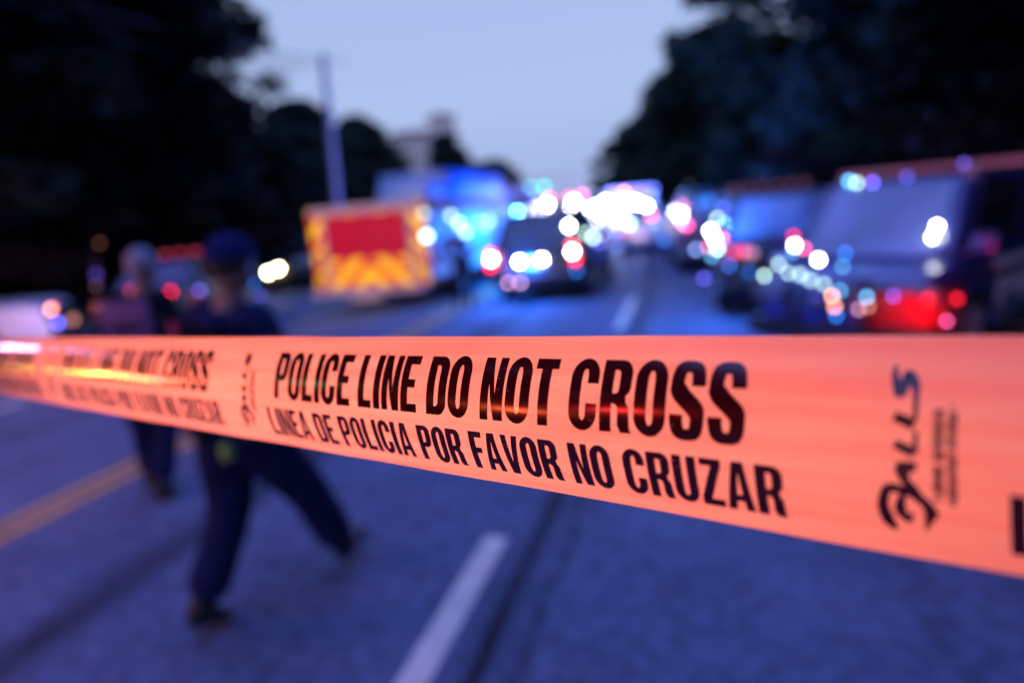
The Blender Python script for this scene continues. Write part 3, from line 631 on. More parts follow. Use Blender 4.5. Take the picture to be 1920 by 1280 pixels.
b = MB(); b.box(-.172, -.150, .035, .085, 1.02, 1.46, .01); b.box(-.19, -.155, .04, .12, .98, 1.06, .01); b.build('strap', M['strap_red'], off)
b = MB(); b.box(-.205, -.165, -.20, -.15, .86, .93, .01); b.build('lime_tag', M['lime'], off)
off2 = person((-3.97, 3.95, 0), R(98), stand, 'officer seen from behind, pale bare head, patch on the back, farther left', ('navy_cloth', 'dark_cloth', 'dark_cloth', 'grey_hair', 'short'), 1.02, cap=None, bulk=1.1)
b = MB(); b.box(-.17, -.125, -.28, .10, 1.12, 1.45, .03); vp = b.build('vest_panel', M['vest'], off2)
b = MB(); b.box(-.176, -.172, -.20, .02, 1.245, 1.285, .0); b.build('back_patch', M['dark_cloth'], vp)
off3 = person((-4.45, 12.5, 0), R(-60), stand, 'person in dark red clothing standing by the rear corner of the fire truck', ('dark_cloth', 'maroon_cloth', 'dark_cloth', 'hair', 'long'), .98, cap=None)

# ------------------------------------------------------------ vehicles (local x forward, y left)
def wheel(root, x, y, r, w):
    sg = 1 if y > 0 else -1
    b = MB(); b.cyl((x, y - w / 2, r), (x, y + w / 2, r), r, n=32)
    es = [e for e in b.bm.edges if e.is_boundary is False and abs(e.verts[0].co.y - e.verts[1].co.y) < 1e-4 and len(e.link_faces) == 2 and any(len(f.verts) > 4 for f in e.link_faces)]
    bmesh.ops.bevel(b.bm, geom=es, offset=.03, segments=2, affect='EDGES')
    t = b.build('wheel', M['rubber'], root)
    b = MB(); yo = y + sg * (w / 2 + .004); b.cyl((x, yo - sg * .03, r), (x, yo, r), r * .62, n=28)
    for k in range(5):
        a = 2 * math.pi * k / 5; b.cyl((x + math.cos(a) * .04, yo + sg * .006, r + math.sin(a) * .04), (x + math.cos(a) * r * .55, yo + sg * .004, r + math.sin(a) * r * .55), .03, .022, 8)
    b.cyl((x, yo, r), (x, yo + sg * .02, r), .05, n=12)
    b.build('rim', M['steel'], t)
def gh_panel(mb, q, u0, u1, v0, v1, t=.014, lift=.006):
    # q: 4 corners bottom-left, bottom-right, top-right, top-left seen from outside
    a, b, c, d = map(Vector, q)
    f = lambda u, v: (a.lerp(b, u)).lerp(d.lerp(c, u), v)
    n = (b - a).cross(d - a).normalized() * lift
    mb.quad(f(u0, v0) + n, f(u1, v0) + n, f(u1, v1) + n, f(u0, v1) + n, t)
def car(name, label, cat, loc, rz, paint='black_paint', kind='suv', bar=None, glass='glass', group=None, rack=False, push=False, boxbed=False):
    root = empty(name, loc, rz, label=label, cat=cat, group=group)
    L, Wd, H, zb, wb, rw = dict(suv=(5.0, 1.92, 1.76, 1.08, 1.52, .39), sedan=(4.8, 1.86, 1.47, .95, 1.42, .34), pickup=(5.4, 1.95, 1.78, 1.10, 1.7, .40), van=(5.2, 1.72, 1.80, 1.06, 1.65, .38))[kind]
    h = L / 2
    def arch(xc, ra): return [(xc + ra * math.cos(R(a)), rw + ra * math.sin(R(a))) for a in range(-20, 201, 15)]
    za = .30
    prof = [(h - .02, za + .05), (h, .62), (h - .04, zb - .16), (h - .25, zb - .06), (min(.95 if kind != 'van' else 1.98, h), zb + .02), (-h + .12, zb + .02), (-h + .02, zb - .12), (-h, .62), (-h + .04, za + .08), (-h + .14, za)]
    low = [p for p in arch(-wb, rw + .07) if p[1] > za][::-1]
    low2 = [p for p in arch(wb, rw + .07) if p[1] > za][::-1]
    prof += low + low2 + [(h - .14, za)]
    b = MB(); b.prism(prof, -Wd / 2, Wd / 2, .07, 3)
    for v in b.bm.verts:   # nose and tail narrow in plan, sides tuck in low
        k = max(0, (abs(v.co.x) - h * .62) / (h * .38)); v.co.y *= 1 - .10 * k * k
        v.co.y *= 1 - .04 * max(0, (v.co.z - .75))
        if v.co.x > 0: v.co.z -= .05 * max(0, abs(v.co.y) - .55) * max(0, (v.co.z - .8)) * 3
    b.build('body', M[paint], root)
    if kind == 'sedan': xr, xf, tr, tf, wt, wbm = -1.75, 1.0, -1.0, .15, .58, .84
    elif kind == 'van': xr, xf, tr, tf, wt, wbm = -2.5, 2.0, -2.35, 1.35, .70, .80
    elif kind == 'pickup': xr, xf, tr, tf, wt, wbm = -1.1, .60, -.95, -.15, .66, .88
    else: xr, xf, tr, tf, wt, wbm = -h + .10, 1.05, -h + .42, .22, .66, .87
    zt, z0 = H, zb + .015
    P = [(xr, -wbm, z0), (xf, -wbm, z0), (xf, wbm, z0), (xr, wbm, z0), (tr, -wt, zt), (tf, -wt, zt), (tf, wt, zt), (tr, wt, zt)]
    b = MB(); b.hexa(P, .05 if kind != 'van' else .11, 4); b.build('roof', M[paint], root)
    b = MB(); gh_panel(b, (P[1], P[2], P[6], P[5]), .10, .90, .04, .93); b.build('windshield', M[glass], root)
    b = MB(); gh_panel(b, (P[3], P[0], P[4], P[7]), .09, .91, .10, .90); b.build('rear_window', M[glass], root)
    cuts = ((.05, .30), (.34, .61), (.65, .93)) if kind in ('suv', 'van') else ((.10, .50), (.55, .93))
    for c0, c1 in cuts:
        b = MB(); gh_panel(b, (P[0], P[1], P[5], P[4]), c0, c1, .10, .88); b.build('side_window', M['glass'], root)
        b = MB(); gh_panel(b, (P[2], P[3], P[7], P[6]), 1 - c1, 1 - c0, .10, .88); b.build('side_window', M['glass'], root)
    for x in (-wb, wb):
        for y in (-1, 1): wheel(root, x, y * (Wd / 2 - .13), rw, .22)
    for y in (-1, 1):
        b = MB(); b.box(h - .16, h + .004, y * .68 - .19, y * .68 + .19, zb - .33, zb - .17, .03); b.build('headlight', M['clear_lens'], root)
        b = MB(); b.box(-h - .006, -h + .16, y * .78 - .10, y * .78 + .10, zb - .38, zb - .02, .025); b.build('taillight', M['lens'], root)
        b = MB(); b.box(xf - .30, xf - .16, y * (Wd / 2 + .10) - .10, y * (Wd / 2 + .10) + .10, zb + .06, zb + .23, .035); b.box(xf - .26, xf - .2, y * (Wd / 2 - .04) - .06, y * (Wd / 2 - .04) + .06, zb + .05, zb + .09); b.build('side_mirror', M[paint], root)
        for dx in (.55, -.55):
            b = MB(); b.box(dx - .42, dx - .26, y * (Wd / 2 - .012) - .025, y * (Wd / 2 - .012) + .025, zb - .12, zb - .085, .01); b.build('door_handle', M['trim'], root)
        b = MB(); b.box(-1.05, 1.02, y * (Wd / 2 + .001) - .012, y * (Wd / 2 + .001) + .012, .36, .42, .005)
        for dx in (1.0, .02, -.98): b.box(dx - .006, dx + .006, y * (Wd / 2 - .008) - .012, y * (Wd / 2 - .008) + .012, .43, zb - .04)
        b.build('door_trim', M['trim'], root)
    b = MB(); b.box(h - .10, h + .03, -.52, .52, zb - .40, zb - .16, .03)
    for k in range(4): b.box(h + .02, h + .045, -.48, .48, zb - .38 + k * .055, zb - .36 + k * .055)
    b.build('grille', M['trim'], root)
    b = MB(); b.box(h - .14, h + .07, -.88, .88, .38, .56, .05); b.build('front_bumper', M['trim'], root)
    b = MB(); b.box(-h - .08, -h + .14, -.88, .88, .38, .60, .05); b.build('rear_bumper', M[paint if kind != 'pickup' else 'chrome'], root)
    b = MB(); b.box(-h - .012, -h + .02, -.16, .16, .72, .88, .008); b.build('number_plate', M['letter_white'], root)
    if kind == 'pickup':
        b = MB(); b.box(-h + .12, xr - .08, -.80, .80, zb - .3, zb + .028); b.build('truck_bed', M['trim'], root)
    if rack:
        for y in (-1, 1):
            b = MB(); b.tube([(tr + .1, y * (wt - .06), zt - .02), (tr + .2, y * (wt - .06), zt + .06), (tf - .25, y * (wt - .06), zt + .06), (tf - .15, y * (wt - .06), zt - .02)], .018)
            b.build('roof_rail', M['steel'], root)
    if push:
        b = MB()
        for y in (-.32, .32): b.box(h + .07, h + .13, y - .03, y + .03, .36, 1.0, .012)
        for z in (.45, .70, .97): b.cyl((h + .12, -.42, z), (h + .12, .42, z), .022, n=10)
        b.build('push_bar', M['trim'], root)
    if bar:
        xb = -.25 if kind == 'suv' else -.3
        b = MB(); b.box(xb - .14, xb + .14, -.62, .62, zt + .055, zt + .145, .03)
        for y in (-.45, .45): b.box(xb - .08, xb + .08, y - .03, y + .03, zt - .01, zt + .07)
        lb = b.build('light_bar', M['trim'], root)
        for k, c in enumerate(bar):
            y = -.55 + 1.1 * k / max(1, len(bar) - 1)
            b = MB(); b.box(xb - .147, xb + .147, y - .07, y + .07, zt + .066, zt + .13, .01); b.build('light_module', M[c], lb)
    return root
M['mod_red'] = mat('mod_red', (.30, .03, .05), .3, coat=1, emit=(1, .03, .06), es=.8)
M['mod_blue'] = mat('mod_blue', (.02, .05, .35), .3, coat=1, emit=(.02, .25, 1), es=.7)
M['mod_dim'] = mat('mod_dim', (.20, .08, .12), .35, coat=1)
M['mod_pink'] = mat('mod_pink', (.4, .12, .2), .4, emit=(.9, .3, .4), es=.13)
M['van_paint'] = mat('van_paint', (.035, .045, .20), .3, coat=.5)
M['wide_glass'] = mat('wide_glass', (.13, .18, .30), .2, coat=1, spec=1.0, var=.75, vscale=1.1)  # pale colour stands for sky mirrored in the windshield

def heading(dx, dy): return math.atan2(dy, dx)

# near SUV, front towards the camera and to the left
n_suv = car('police_suv', 'dark police utility vehicle nearest the tape, pale windshield facing it, spotlight lit', 'police car',
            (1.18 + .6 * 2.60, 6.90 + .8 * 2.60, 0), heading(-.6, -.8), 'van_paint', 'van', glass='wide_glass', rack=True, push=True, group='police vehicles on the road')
b = MB(); b.box(.75, 1.03, -.74, 1.0, 1.86, 1.92, .02)
for y in (-.5, .5): b.box(.82, .96, y - .03, y + .03, 1.78, 1.87)
b.build('light_bar', M['mod_pink'], n_suv)
# shoulder lettering on its left side
def glyph_panel(text, root, x0, x1, y, z, h, flip, m, name='lettering'):
    bm_ = text_bm(text, x1 - x0, h)
    r = bmesh.ops.extrude_face_region(bm_, geom=bm_.faces[:]); bmesh.ops.translate(bm_, verts=[v for v in r['geom'] if isinstance(v, bmesh.types.BMVert)], vec=(0, 0, .004))
    me_ = bpy.data.meshes.new(name)
    for v in bm_.verts:
        px, py, pz = v.co
        v.co = (x1 - px if flip else x0 + px, y + (pz if y > 0 else -pz), z + py)
    bmesh.ops.recalc_face_normals(bm_, faces=bm_.faces); bm_.to_mesh(me_); bm_.free(); me_.materials.append(m)
    return link(name, me_, root)
b = MB(); b.box(2.50, 2.64, .20, .84, .42, .86, .04); b.box(1.95, 2.49, .80, .875, .44, .84, .03); b.build('red_glow_patch', M['red_paint'], n_suv)  # red paint added for the red light on this corner
glyph_panel('POLICE', n_suv, -1.3, 1.15, .87, .55, .25, True, M['letter_white'])
b = MB(); b.box(-1.6, 1.2, .857, .872, .90, .98, .005); b.build('side_stripe', M['letter_white'], n_suv)
lamps(LAMPS_GLINTS['near'], n_suv); lamps(LAMPS_GLINTS['spot'], n_suv, 'spotlight'); lamps(LAMPS_GLINTS['roofnear'], n_suv)  # glowing balls added, mostly for glints on the bodywork

s2 = car('police_suv', 'dark police utility vehicle seen from behind, pinkish roof bar, beside the nearest one', 'police car', (1.15, 12.85, 0), R(90), 'black_paint', 'suv', bar=['mod_pink'] * 6, glass='sky_tint_glass', group='police vehicles on the road')
lamps(LAMPS_GLINTS['right2'], s2)  # glowing balls added for glints on its rear
s3 = car('police_suv', 'grey utility vehicle with a pink taillight glow and blue roof lights', 'police car', (-.10, 20.6, 0), R(97), 'grey_paint', 'suv', bar=['mod_dim', 'mod_dim', 'mod_blue', 'mod_blue', 'mod_blue'], glass='sky_tint_glass', group='police vehicles on the road')
for o_ in (s3,): o_.location = (.15, 19.0, 0); o_.rotation_euler.z = R(97)
lamps(LAMPS_GLINTS['van'], s3, 'taillight_glow')
c1 = car('police_suv', 'dark utility vehicle with both red taillights and two white rear lamps burning', 'police car', (-3.07, 15.35, 0), R(90), 'black_paint', 'suv', glass='glass', group='police vehicles on the road', rack=True)
lamps(LAMPS_GLINTS['central'], c1, 'rear_lamp')
b = MB(); b.box(-2.53, -2.44, -.62, .62, .40, .62, .02); b.build('bumper_step', M['steel'], c1)
f1 = car('patrol_car', 'small pale car far ahead, under the blown-out white lights', 'car', (-1.95, 25.6, 0), R(98), 'white_paint', 'sedan', glass='glass')
lamps(LAMPS_GLINTS['far1'], f1, 'reflector_lamp')
fa = car('police_suv', 'farthest oncoming patrol vehicle, leftmost of the row of white roof lights', 'police car', (-9.65, 41.6, 0), R(-90 + 14), 'black_paint', 'suv', bar=['mod_red', 'mod_blue'] * 3, group='police vehicles on the road')
lamps(LAMPS_GLINTS['farA'], fa, 'roof_lamp')
fb = car('police_suv', 'oncoming patrol vehicle with white roof lights, second from the left of that row', 'police car', (-6.95, 35.6, 0), R(-90 + 12), 'black_paint', 'suv', bar=['mod_red', 'mod_blue'] * 3, group='police vehicles on the road')
lamps(LAMPS_GLINTS['farB'], fb, 'roof_lamp')
fc_ = car('police_suv', 'oncoming patrol vehicle with glaring white roof lights, just left of the white ambulance', 'police car', (-4.95, 29.55, 0), R(-90 + 8), 'navy_paint', 'suv', bar=['mod_red', 'mod_blue'] * 3, group='police vehicles on the road')
lamps(LAMPS_GLINTS['farC'], fc_, 'roof_lamp')
rl = car('patrol_car', 'patrol car behind the two officers, red taillights lit, red roof light bar', 'police car', (-9.15, 12.15, 0), R(84), 'black_paint', 'sedan', bar=['mod_red'] * 5, glass='sky_tint_glass')
rl.location = (-10.5, 11.8, 0); rl.rotation_euler.z = R(120)
lamps(LAMPS_GLINTS['rl'], rl, 'rear_lamp'); lamps(LAMPS_GLINTS['off'], off, 'shoulder_disc')  # small blue glowing balls added at the walker's shoulder
hl = car('parked_car', 'dark oncoming car far left with two warm headlights on', 'car', (-12.15, 20.0, 0), R(-84), 'black_paint', 'sedan')
lamps(LAMPS_GLINTS['headl'], hl, 'lit_headlight')
wc = car('parked_car', 'white pickup at the left edge, only its front fender and wheel in view', 'car', (-12.75, 7.60, 0), R(35), 'white_paint', 'pickup')
lamps(LAMPS_GLINTS['white'], wc, 'marker_glint')  # a corner lamp, and glowing balls added for reflections beside it

def truck_box(mb, x0, x1, y0, y1, z0, z1, bev=.04): mb.box(x0, x1, y0, y1, z0, z1, bev, 2)
# fire truck: rear at local x = 0, going forward
ft = empty('fire_truck', (-6.49, 12.7, 0), R(90), label='fire truck with red and yellow chevrons on its rear', cat='fire truck'); ft.scale = (1.04, 1.10, 1.04)
b = MB(); b.box(.05, 6.0, -1.15, 1.15, .50, 2.12, .05); b.box(6.02, 8.3, -1.15, 1.15, .50, 2.45, .14, 3); b.build('body', M['red_paint'], ft)
b = MB(); b.box(1.6, 5.9, -1.12, .35, 2.125, 2.72, .05); b.box(.6, 1.5, -1.08, -.05, 2.125, 2.45, .05); b.build('roof_locker', M['blue_paint'], ft)
b = MB(); b.box(.0, .045, -1.15, 1.15, .52, 2.10, .01); b.build('chevron_panel', M['chevron'], ft)
b = MB()
b.box(-.03, -.004, -.84, .84, 1.10, 1.94, .01); 
for k in range(9): b.box(-.04, -.03, -.82, .82, 1.13 + k * .088, 1.19 + k * .088)
b.box(-.046, -.041, -.025, .025, 1.12, 1.94)
b.build('roller_door', mat('roller_red', (.36, .001, .03), .6, spec=.1), ft)
b = MB(); b.box(-.035, -.006, -1.10, 1.10, 1.96, 2.12, .01); b.box(-.03, -.004, .82, .90, .6, 1.95); b.box(-.03, -.004, -.90, -.82, .6, 1.95); b.build('trim_panel', M['panel_grey'], ft)
b = MB(); b.box(-.32, .02, -1.12, 1.12, .42, .54, .03); b.box(-.30, -.02, -.3, .3, .30, .44); b.build('rear_step', M['panel_grey'], ft)
for y in (-1, 1):
    for z in (.70, .95, 1.2):
        b = MB(); b.box(-.05, -.008, y * 1.02 - .07, y * 1.02 + .07, z - .05, z + .05, .015); b.build('taillight', M['lens'], ft)
    b = MB()
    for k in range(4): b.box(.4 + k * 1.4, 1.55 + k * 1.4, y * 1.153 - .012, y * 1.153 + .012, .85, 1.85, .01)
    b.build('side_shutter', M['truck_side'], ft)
    b = MB(); b.box(6.5, 8.1, y * 1.153 - .012, y * 1.153 + .012, 1.45, 2.15, .02); b.build('side_window', M['glass'], ft)
    b = MB(); b.box(.2, 6.0, y * 1.157 - .012, y * 1.157 + .012, .60, .78, .005); b.build('side_stripe', M['white_paint'], ft)
    b = MB(); b.box(7.9, 8.1, y * 1.30 - .12, y * 1.30 + .12, 1.6, 2.0, .03); b.build('side_mirror', M['trim'], ft)
for x in (1.7, 7.0):
    for y in (-1, 1): wheel(ft, x, y * 1.0, .50, .30)
b = MB(); b.box(8.25, 8.34, -.95, .95, 1.45, 2.2, .02); b.build('windshield', M['glass'], ft)
b = MB(); b.box(6.5, 6.85, -.9, .9, 2.46, 2.60, .03); b.build('light_bar', M['mod_red'], ft)
lamps(LAMPS_GLINTS['truckside'], ft, 'side_glint'); lamps(LAMPS_GLINTS['behindL'], ft, 'side_glint')  # glowing balls added for light mirrored in the truck's side

def ambulance(label, loc, rz, side, W=2.2, Lb=3.4, H=2.55):
    r = empty('ambulance', loc, rz, label=label, cat='ambulance')
    b = MB(); b.box(-Lb / 2 - .8, Lb / 2 - .8, -W / 2, W / 2, .50, H, .06, 3); b.build('box_body', M[side], r)
    b = MB(); b.prism([(Lb / 2 - .79, .45), (Lb / 2 - .79, 2.0), (Lb / 2 - .3, 2.0), (Lb / 2 + .35, 1.25), (Lb / 2 + 1.2, 1.10), (Lb / 2 + 1.3, .9), (Lb / 2 + 1.3, .45)], -.95, .95, .08); b.build('cab', M[side], r)
    b = MB(); q = [(Lb / 2 + .32, -.88, 1.29), (Lb / 2 + .32, .88, 1.29), (Lb / 2 - .26, .80, 1.95), (Lb / 2 - .26, -.80, 1.95)]
    gh_panel(b, q, .02, .98, .03, .97); b.build('windshield', M['glass'], r)
    for y in (-1, 1):
        b = MB(); b.box(Lb / 2 - .55, Lb / 2 + .1, y * .952 - .01, y * .952 + .01, 1.3, 1.75, .01); b.build('side_window', M['glass'], r)
        b = MB(); b.box(-1.6, -.6, y * (W / 2 + .004) - .01, y * (W / 2 + .004) + .01, 1.5, 2.1, .01); b.build('side_window', M['glass'], r)
        b = MB(); b.box(-Lb / 2 - .79, Lb / 2 - .81, y * (W / 2 + .003) - .01, y * (W / 2 + .003) + .01, 1.05, 1.25, .004); b.build('side_stripe', M['red_paint'], r)
        b = MB(); b.box(Lb / 2 + 1.27, Lb / 2 + 1.315, y * .72 - .16, y * .72 + .16, .72, .9, .02); b.build('headlight', M['clear_lens'], r)
        b = MB(); b.box(-Lb / 2 - .82, -Lb / 2 - .78, y * .95 - .07, y * .95 + .07, .8, 1.1, .02); b.build('taillight', M['lens'], r)
        for x in (-1.2, Lb / 2 + .55): wheel(r, x, y * (W / 2 - .17), .40, .24)
    b = MB(); b.box(Lb / 2 + 1.26, Lb / 2 + 1.32, -.5, .5, .62, .92, .02); b.build('grille', M['trim'], r)
    b = MB(); b.box(Lb / 2 + 1.2, Lb / 2 + 1.42, -.98, .98, .38, .55, .04); b.build('front_bumper', M['chrome'], r)
    b = MB(); b.box(-Lb / 2 - .825, -Lb / 2 - .80, -.01, .01, .55, 2.3); b.box(-Lb / 2 - .83, -Lb / 2 - .80, -.75, -.15, 1.4, 2.1, .01); b.box(-Lb / 2 - .83, -Lb / 2 - .80, .15, .75, 1.4, 2.1, .01); b.build('rear_window', M['glass'], r)
    b = MB(); b.box(Lb / 2 - .80, Lb / 2 - .70, -.9, .9, H - .28, H - .1, .02); b.build('light_bar', M['mod_red'], r)
    return r
amb = ambulance('white ambulance ahead in the lane, its front covered in glaring white lights', (-3.0, 31.6, 0), R(-90 + 8), 'white_paint', H=2.25)
lamps(LAMPS_GLINTS['farD'], amb, 'scene_light'); lamps(LAMPS_GLINTS['farE'], amb, 'scene_light')
amb2 = ambulance('blue ambulance standing beyond the fire truck, lit blue from behind', (-6.35, 24.1, 0), R(94), 'blue_paint', W=2.0, Lb=3.0, H=2.45)

# ------------------------------------------------------------ street furniture
r = empty('utility_pole', (-14.0, 25, -.06), label='tall pale utility pole rising behind the fire truck', cat='pole')
b = MB(); b.cyl((0, 0, 0), (.38, 0, 8.3), .18, .12, 14)
b.build('shaft', M['pole_metal'], r)
b = MB(); b.box(.30, .44, -.28, -.12, 6.6, 7.2, .04); b.build('transformer', M['pole_metal'], r)
for y, z0, z1, dx in ((-1.0, 9.25, 10.2, -6.5), (-.3, 9.25, 9.9, -5.5), (1.0, 9.25, 10.0, -3.9)):
    pass
for k, x in enumerate((-.95, 0, .95)):
    b = MB(); pts = []
    for i in range(33):
        t_ = i / 32; p = Vector((-13.63 + x, 25, 7.8)).lerp(Vector((-15.0 + x, -5, 8.6)), t_); p.z -= 1.0 * 4 * t_ * (1 - t_); pts.append(p)
    b.tube(pts, .024, 5)
    tag(b.build('power_line', M['trim']), ['thin overhead wire running from the utility pole, leftmost of three', 'thin overhead wire running from the utility pole, middle of three', 'thin overhead wire running from the utility pole, rightmost of three'][k], 'wire', 'overhead wires from the utility pole')
r = empty('marker_post', (-11.65, 11.05, 0), label='dim post with small reflectors between the white fender and bare-headed officer', cat='post')
b = MB(); b.cyl((0, 0, 0), (0, 0, 1.95), .03, n=10); b.build('shaft', M['trim'], r)
b = MB(); b.box(-.11, .11, -.03, -.01, 1.2, 1.5, .01); b.build('plate', M['vest'], r)
lamps(LAMPS_GLINTS['post'], r, 'reflector')  # reflectors given a faint glow of their own
r = empty('traffic_signal', (-19.8, 110.2, 0), label='mast arm over the far road carrying two green traffic lights', cat='traffic light')
b = MB(); b.cyl((0, 0, 0), (0, 0, 6.0), .14, .10, 12); b.cyl((0, 0, 5.9), (-7.5, 0, 5.95), .09, .06, 10); b.build('mast', M['pole_metal'], r)
for x in (-6.3, -4.1):
    b = MB(); b.box(x - .2, x + .2, -.3, .0, 4.5, 5.75, .04); b.build('signal_head', M['signal_yellow'], r)
lamps([(x, 109.85, z, s_, sy, c, st) for x, y, z, s_, sy, c, st in LAMPS_GLINTS['tl']], r, 'green_light')

# ------------------------------------------------------------ building on the rise
bl = empty('apartment_building', (-62, 156, 0), R(21), label='pale pink stucco building with a stair tower above the far trees', cat='building')
b = MB(); b.box(-7.5, 5.0, -6, 6, 0, 20.0); b.build('wall', M['stucco'], bl)
b = MB(); b.box(1.6, 7.6, -6.6, -1, 0, 23.2); b.build('stair_tower', M['stucco'], bl)
b = MB(); b.hexa([(-8.1, -6.6, 20.0), (1.55, -6.6, 20.0), (5.0, 6.6, 20.0), (-8.1, 6.6, 20.0), (-5.5, -1, 21.6), (1.5, -1, 21.6), (3.0, 1, 21.6), (-5.5, 1, 21.6)]); b.build('roof', M['roof_tile'], bl)
b = MB(); b.hexa([(1.1, -7.1, 23.2), (8.1, -7.1, 23.2), (8.1, -.5, 23.2), (1.1, -.5, 23.2), (4, -4.2, 24.6), (5.2, -4.2, 24.6), (5.2, -3.4, 24.6), (4, -3.4, 24.6)]); b.build('tower_roof', M['roof_tile'], bl)
for i in range(6):
    for j in range(5):
        x = -6.6 + i * 1.45; z = 4 + j * 3.3
        b = MB(); b.box(x, x + .8, -6.05, -5.9, z, z + 1.6); b.build('window', M['glass'], bl)
for j in range(5):
    b = MB(); b.box(4.1, 5.1, -6.66, -6.5, 5 + j * 3.5, 6.9 + j * 3.5); b.build('window', M['glass'], bl)

# ------------------------------------------------------------ trees
def leaf_cloud(clumps, per, size, seed, flat=.6):
    rr = random.Random(seed); V, F = [], []
    for c, r in clumps:
        c = Vector(c)
        for _ in range(per):
            d = Vector((rr.gauss(0, 1), rr.gauss(0, 1), rr.gauss(0, 1))); d.normalize()
            p = c + Vector((d.x, d.y, d.z * flat)) * r * rr.random() ** .45
            a = Vector((rr.gauss(0, 1), rr.gauss(0, 1), rr.gauss(0, .7))).normalized(); b_ = a.cross(Vector((rr.gauss(0, 1), rr.gauss(0, 1), rr.gauss(0, 1)))).normalized()
            s = size * rr.uniform(.6, 1.4); i = len(V)
            V += [p - a * s, p + b_ * s * .45, p + a * s, p - b_ * s * .45]; F.append((i, i + 1, i + 2, i + 3))
    me = bpy.data.meshes.new('crown'); me.from_pydata(V, [], F); return me
def tree_proto(seed, h, rad, base, n, per, size, m, conical=False):
    rr = random.Random(seed); cl = []
    for _ in range(n):
        z = base + (h - base) * rr.random() ** .85; f = (z - base) / (h - base)
        env = rad * (1 - f * .85 if conical else math.sin(math.pi * min(1, .18 + .80 * f)) ** .7) * rr.uniform(.85, 1.1)
        a = rr.uniform(0, 2 * math.pi); q = env * rr.random() ** .5
        cl.append(((q * math.cos(a), q * math.sin(a), z), rad * (rr.uniform(.14, .26) if h > 14 else rr.uniform(.17, .31))))
    me = leaf_cloud(cl, per, size, seed); me.materials.append(m)
    b = MB(); top = h * .8
    pts = [(rr.uniform(-.15, .15) * k, rr.uniform(-.15, .15) * k, top * k / 6 - .1) for k in range(7)]
    b.tube(pts, [.035 * h * (1 - .13 * k) / 1.6 for k in range(7)], 10)
    for c, r_ in cl[::max(1, n // 14)]:
        k = rr.randint(2, 4); p0 = Vector(pts[k]); b.tube([p0, p0.lerp(Vector(c), .5) + Vector((0, 0, .2)), c], [.012 * h * .5, .008 * h * .5, .02], 6)
    tm = bpy.data.meshes.new('trunk'); b.bm.to_mesh(tm); b.bm.free(); tm.materials.append(M['bark'])
    return me, tm
PROT = dict(
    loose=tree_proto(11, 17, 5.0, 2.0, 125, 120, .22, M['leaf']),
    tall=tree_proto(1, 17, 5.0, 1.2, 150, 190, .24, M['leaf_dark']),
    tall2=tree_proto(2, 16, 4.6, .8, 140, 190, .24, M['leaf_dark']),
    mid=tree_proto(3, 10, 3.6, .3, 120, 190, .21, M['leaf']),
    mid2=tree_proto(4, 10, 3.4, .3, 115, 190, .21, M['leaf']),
    cone=tree_proto(5, 11, 3.2, .2, 120, 190, .19, M['leaf'], True),
    bush=tree_proto(6, 2.6, 1.7, .1, 40, 140, .10, M['leaf_red']))
HT = dict(loose=17, tall=17, tall2=16, mid=10, mid2=10, cone=11, bush=2.6)
def tree(kind, x, y, h, wid, rot, label, cat='tree', group='trees along the road'):
    cr, tr_ = PROT[kind]; r = empty('shrub' if kind == 'bush' else 'tree', (x, y, -.06), rot, label=label, cat='shrub' if kind == 'bush' else cat, group=group)
    s = h / HT[kind]; r.scale = (s * wid, s * wid, s)
    link('crown', cr, r); link('stem' if kind == 'bush' else 'trunk', tr_, r)
    return r
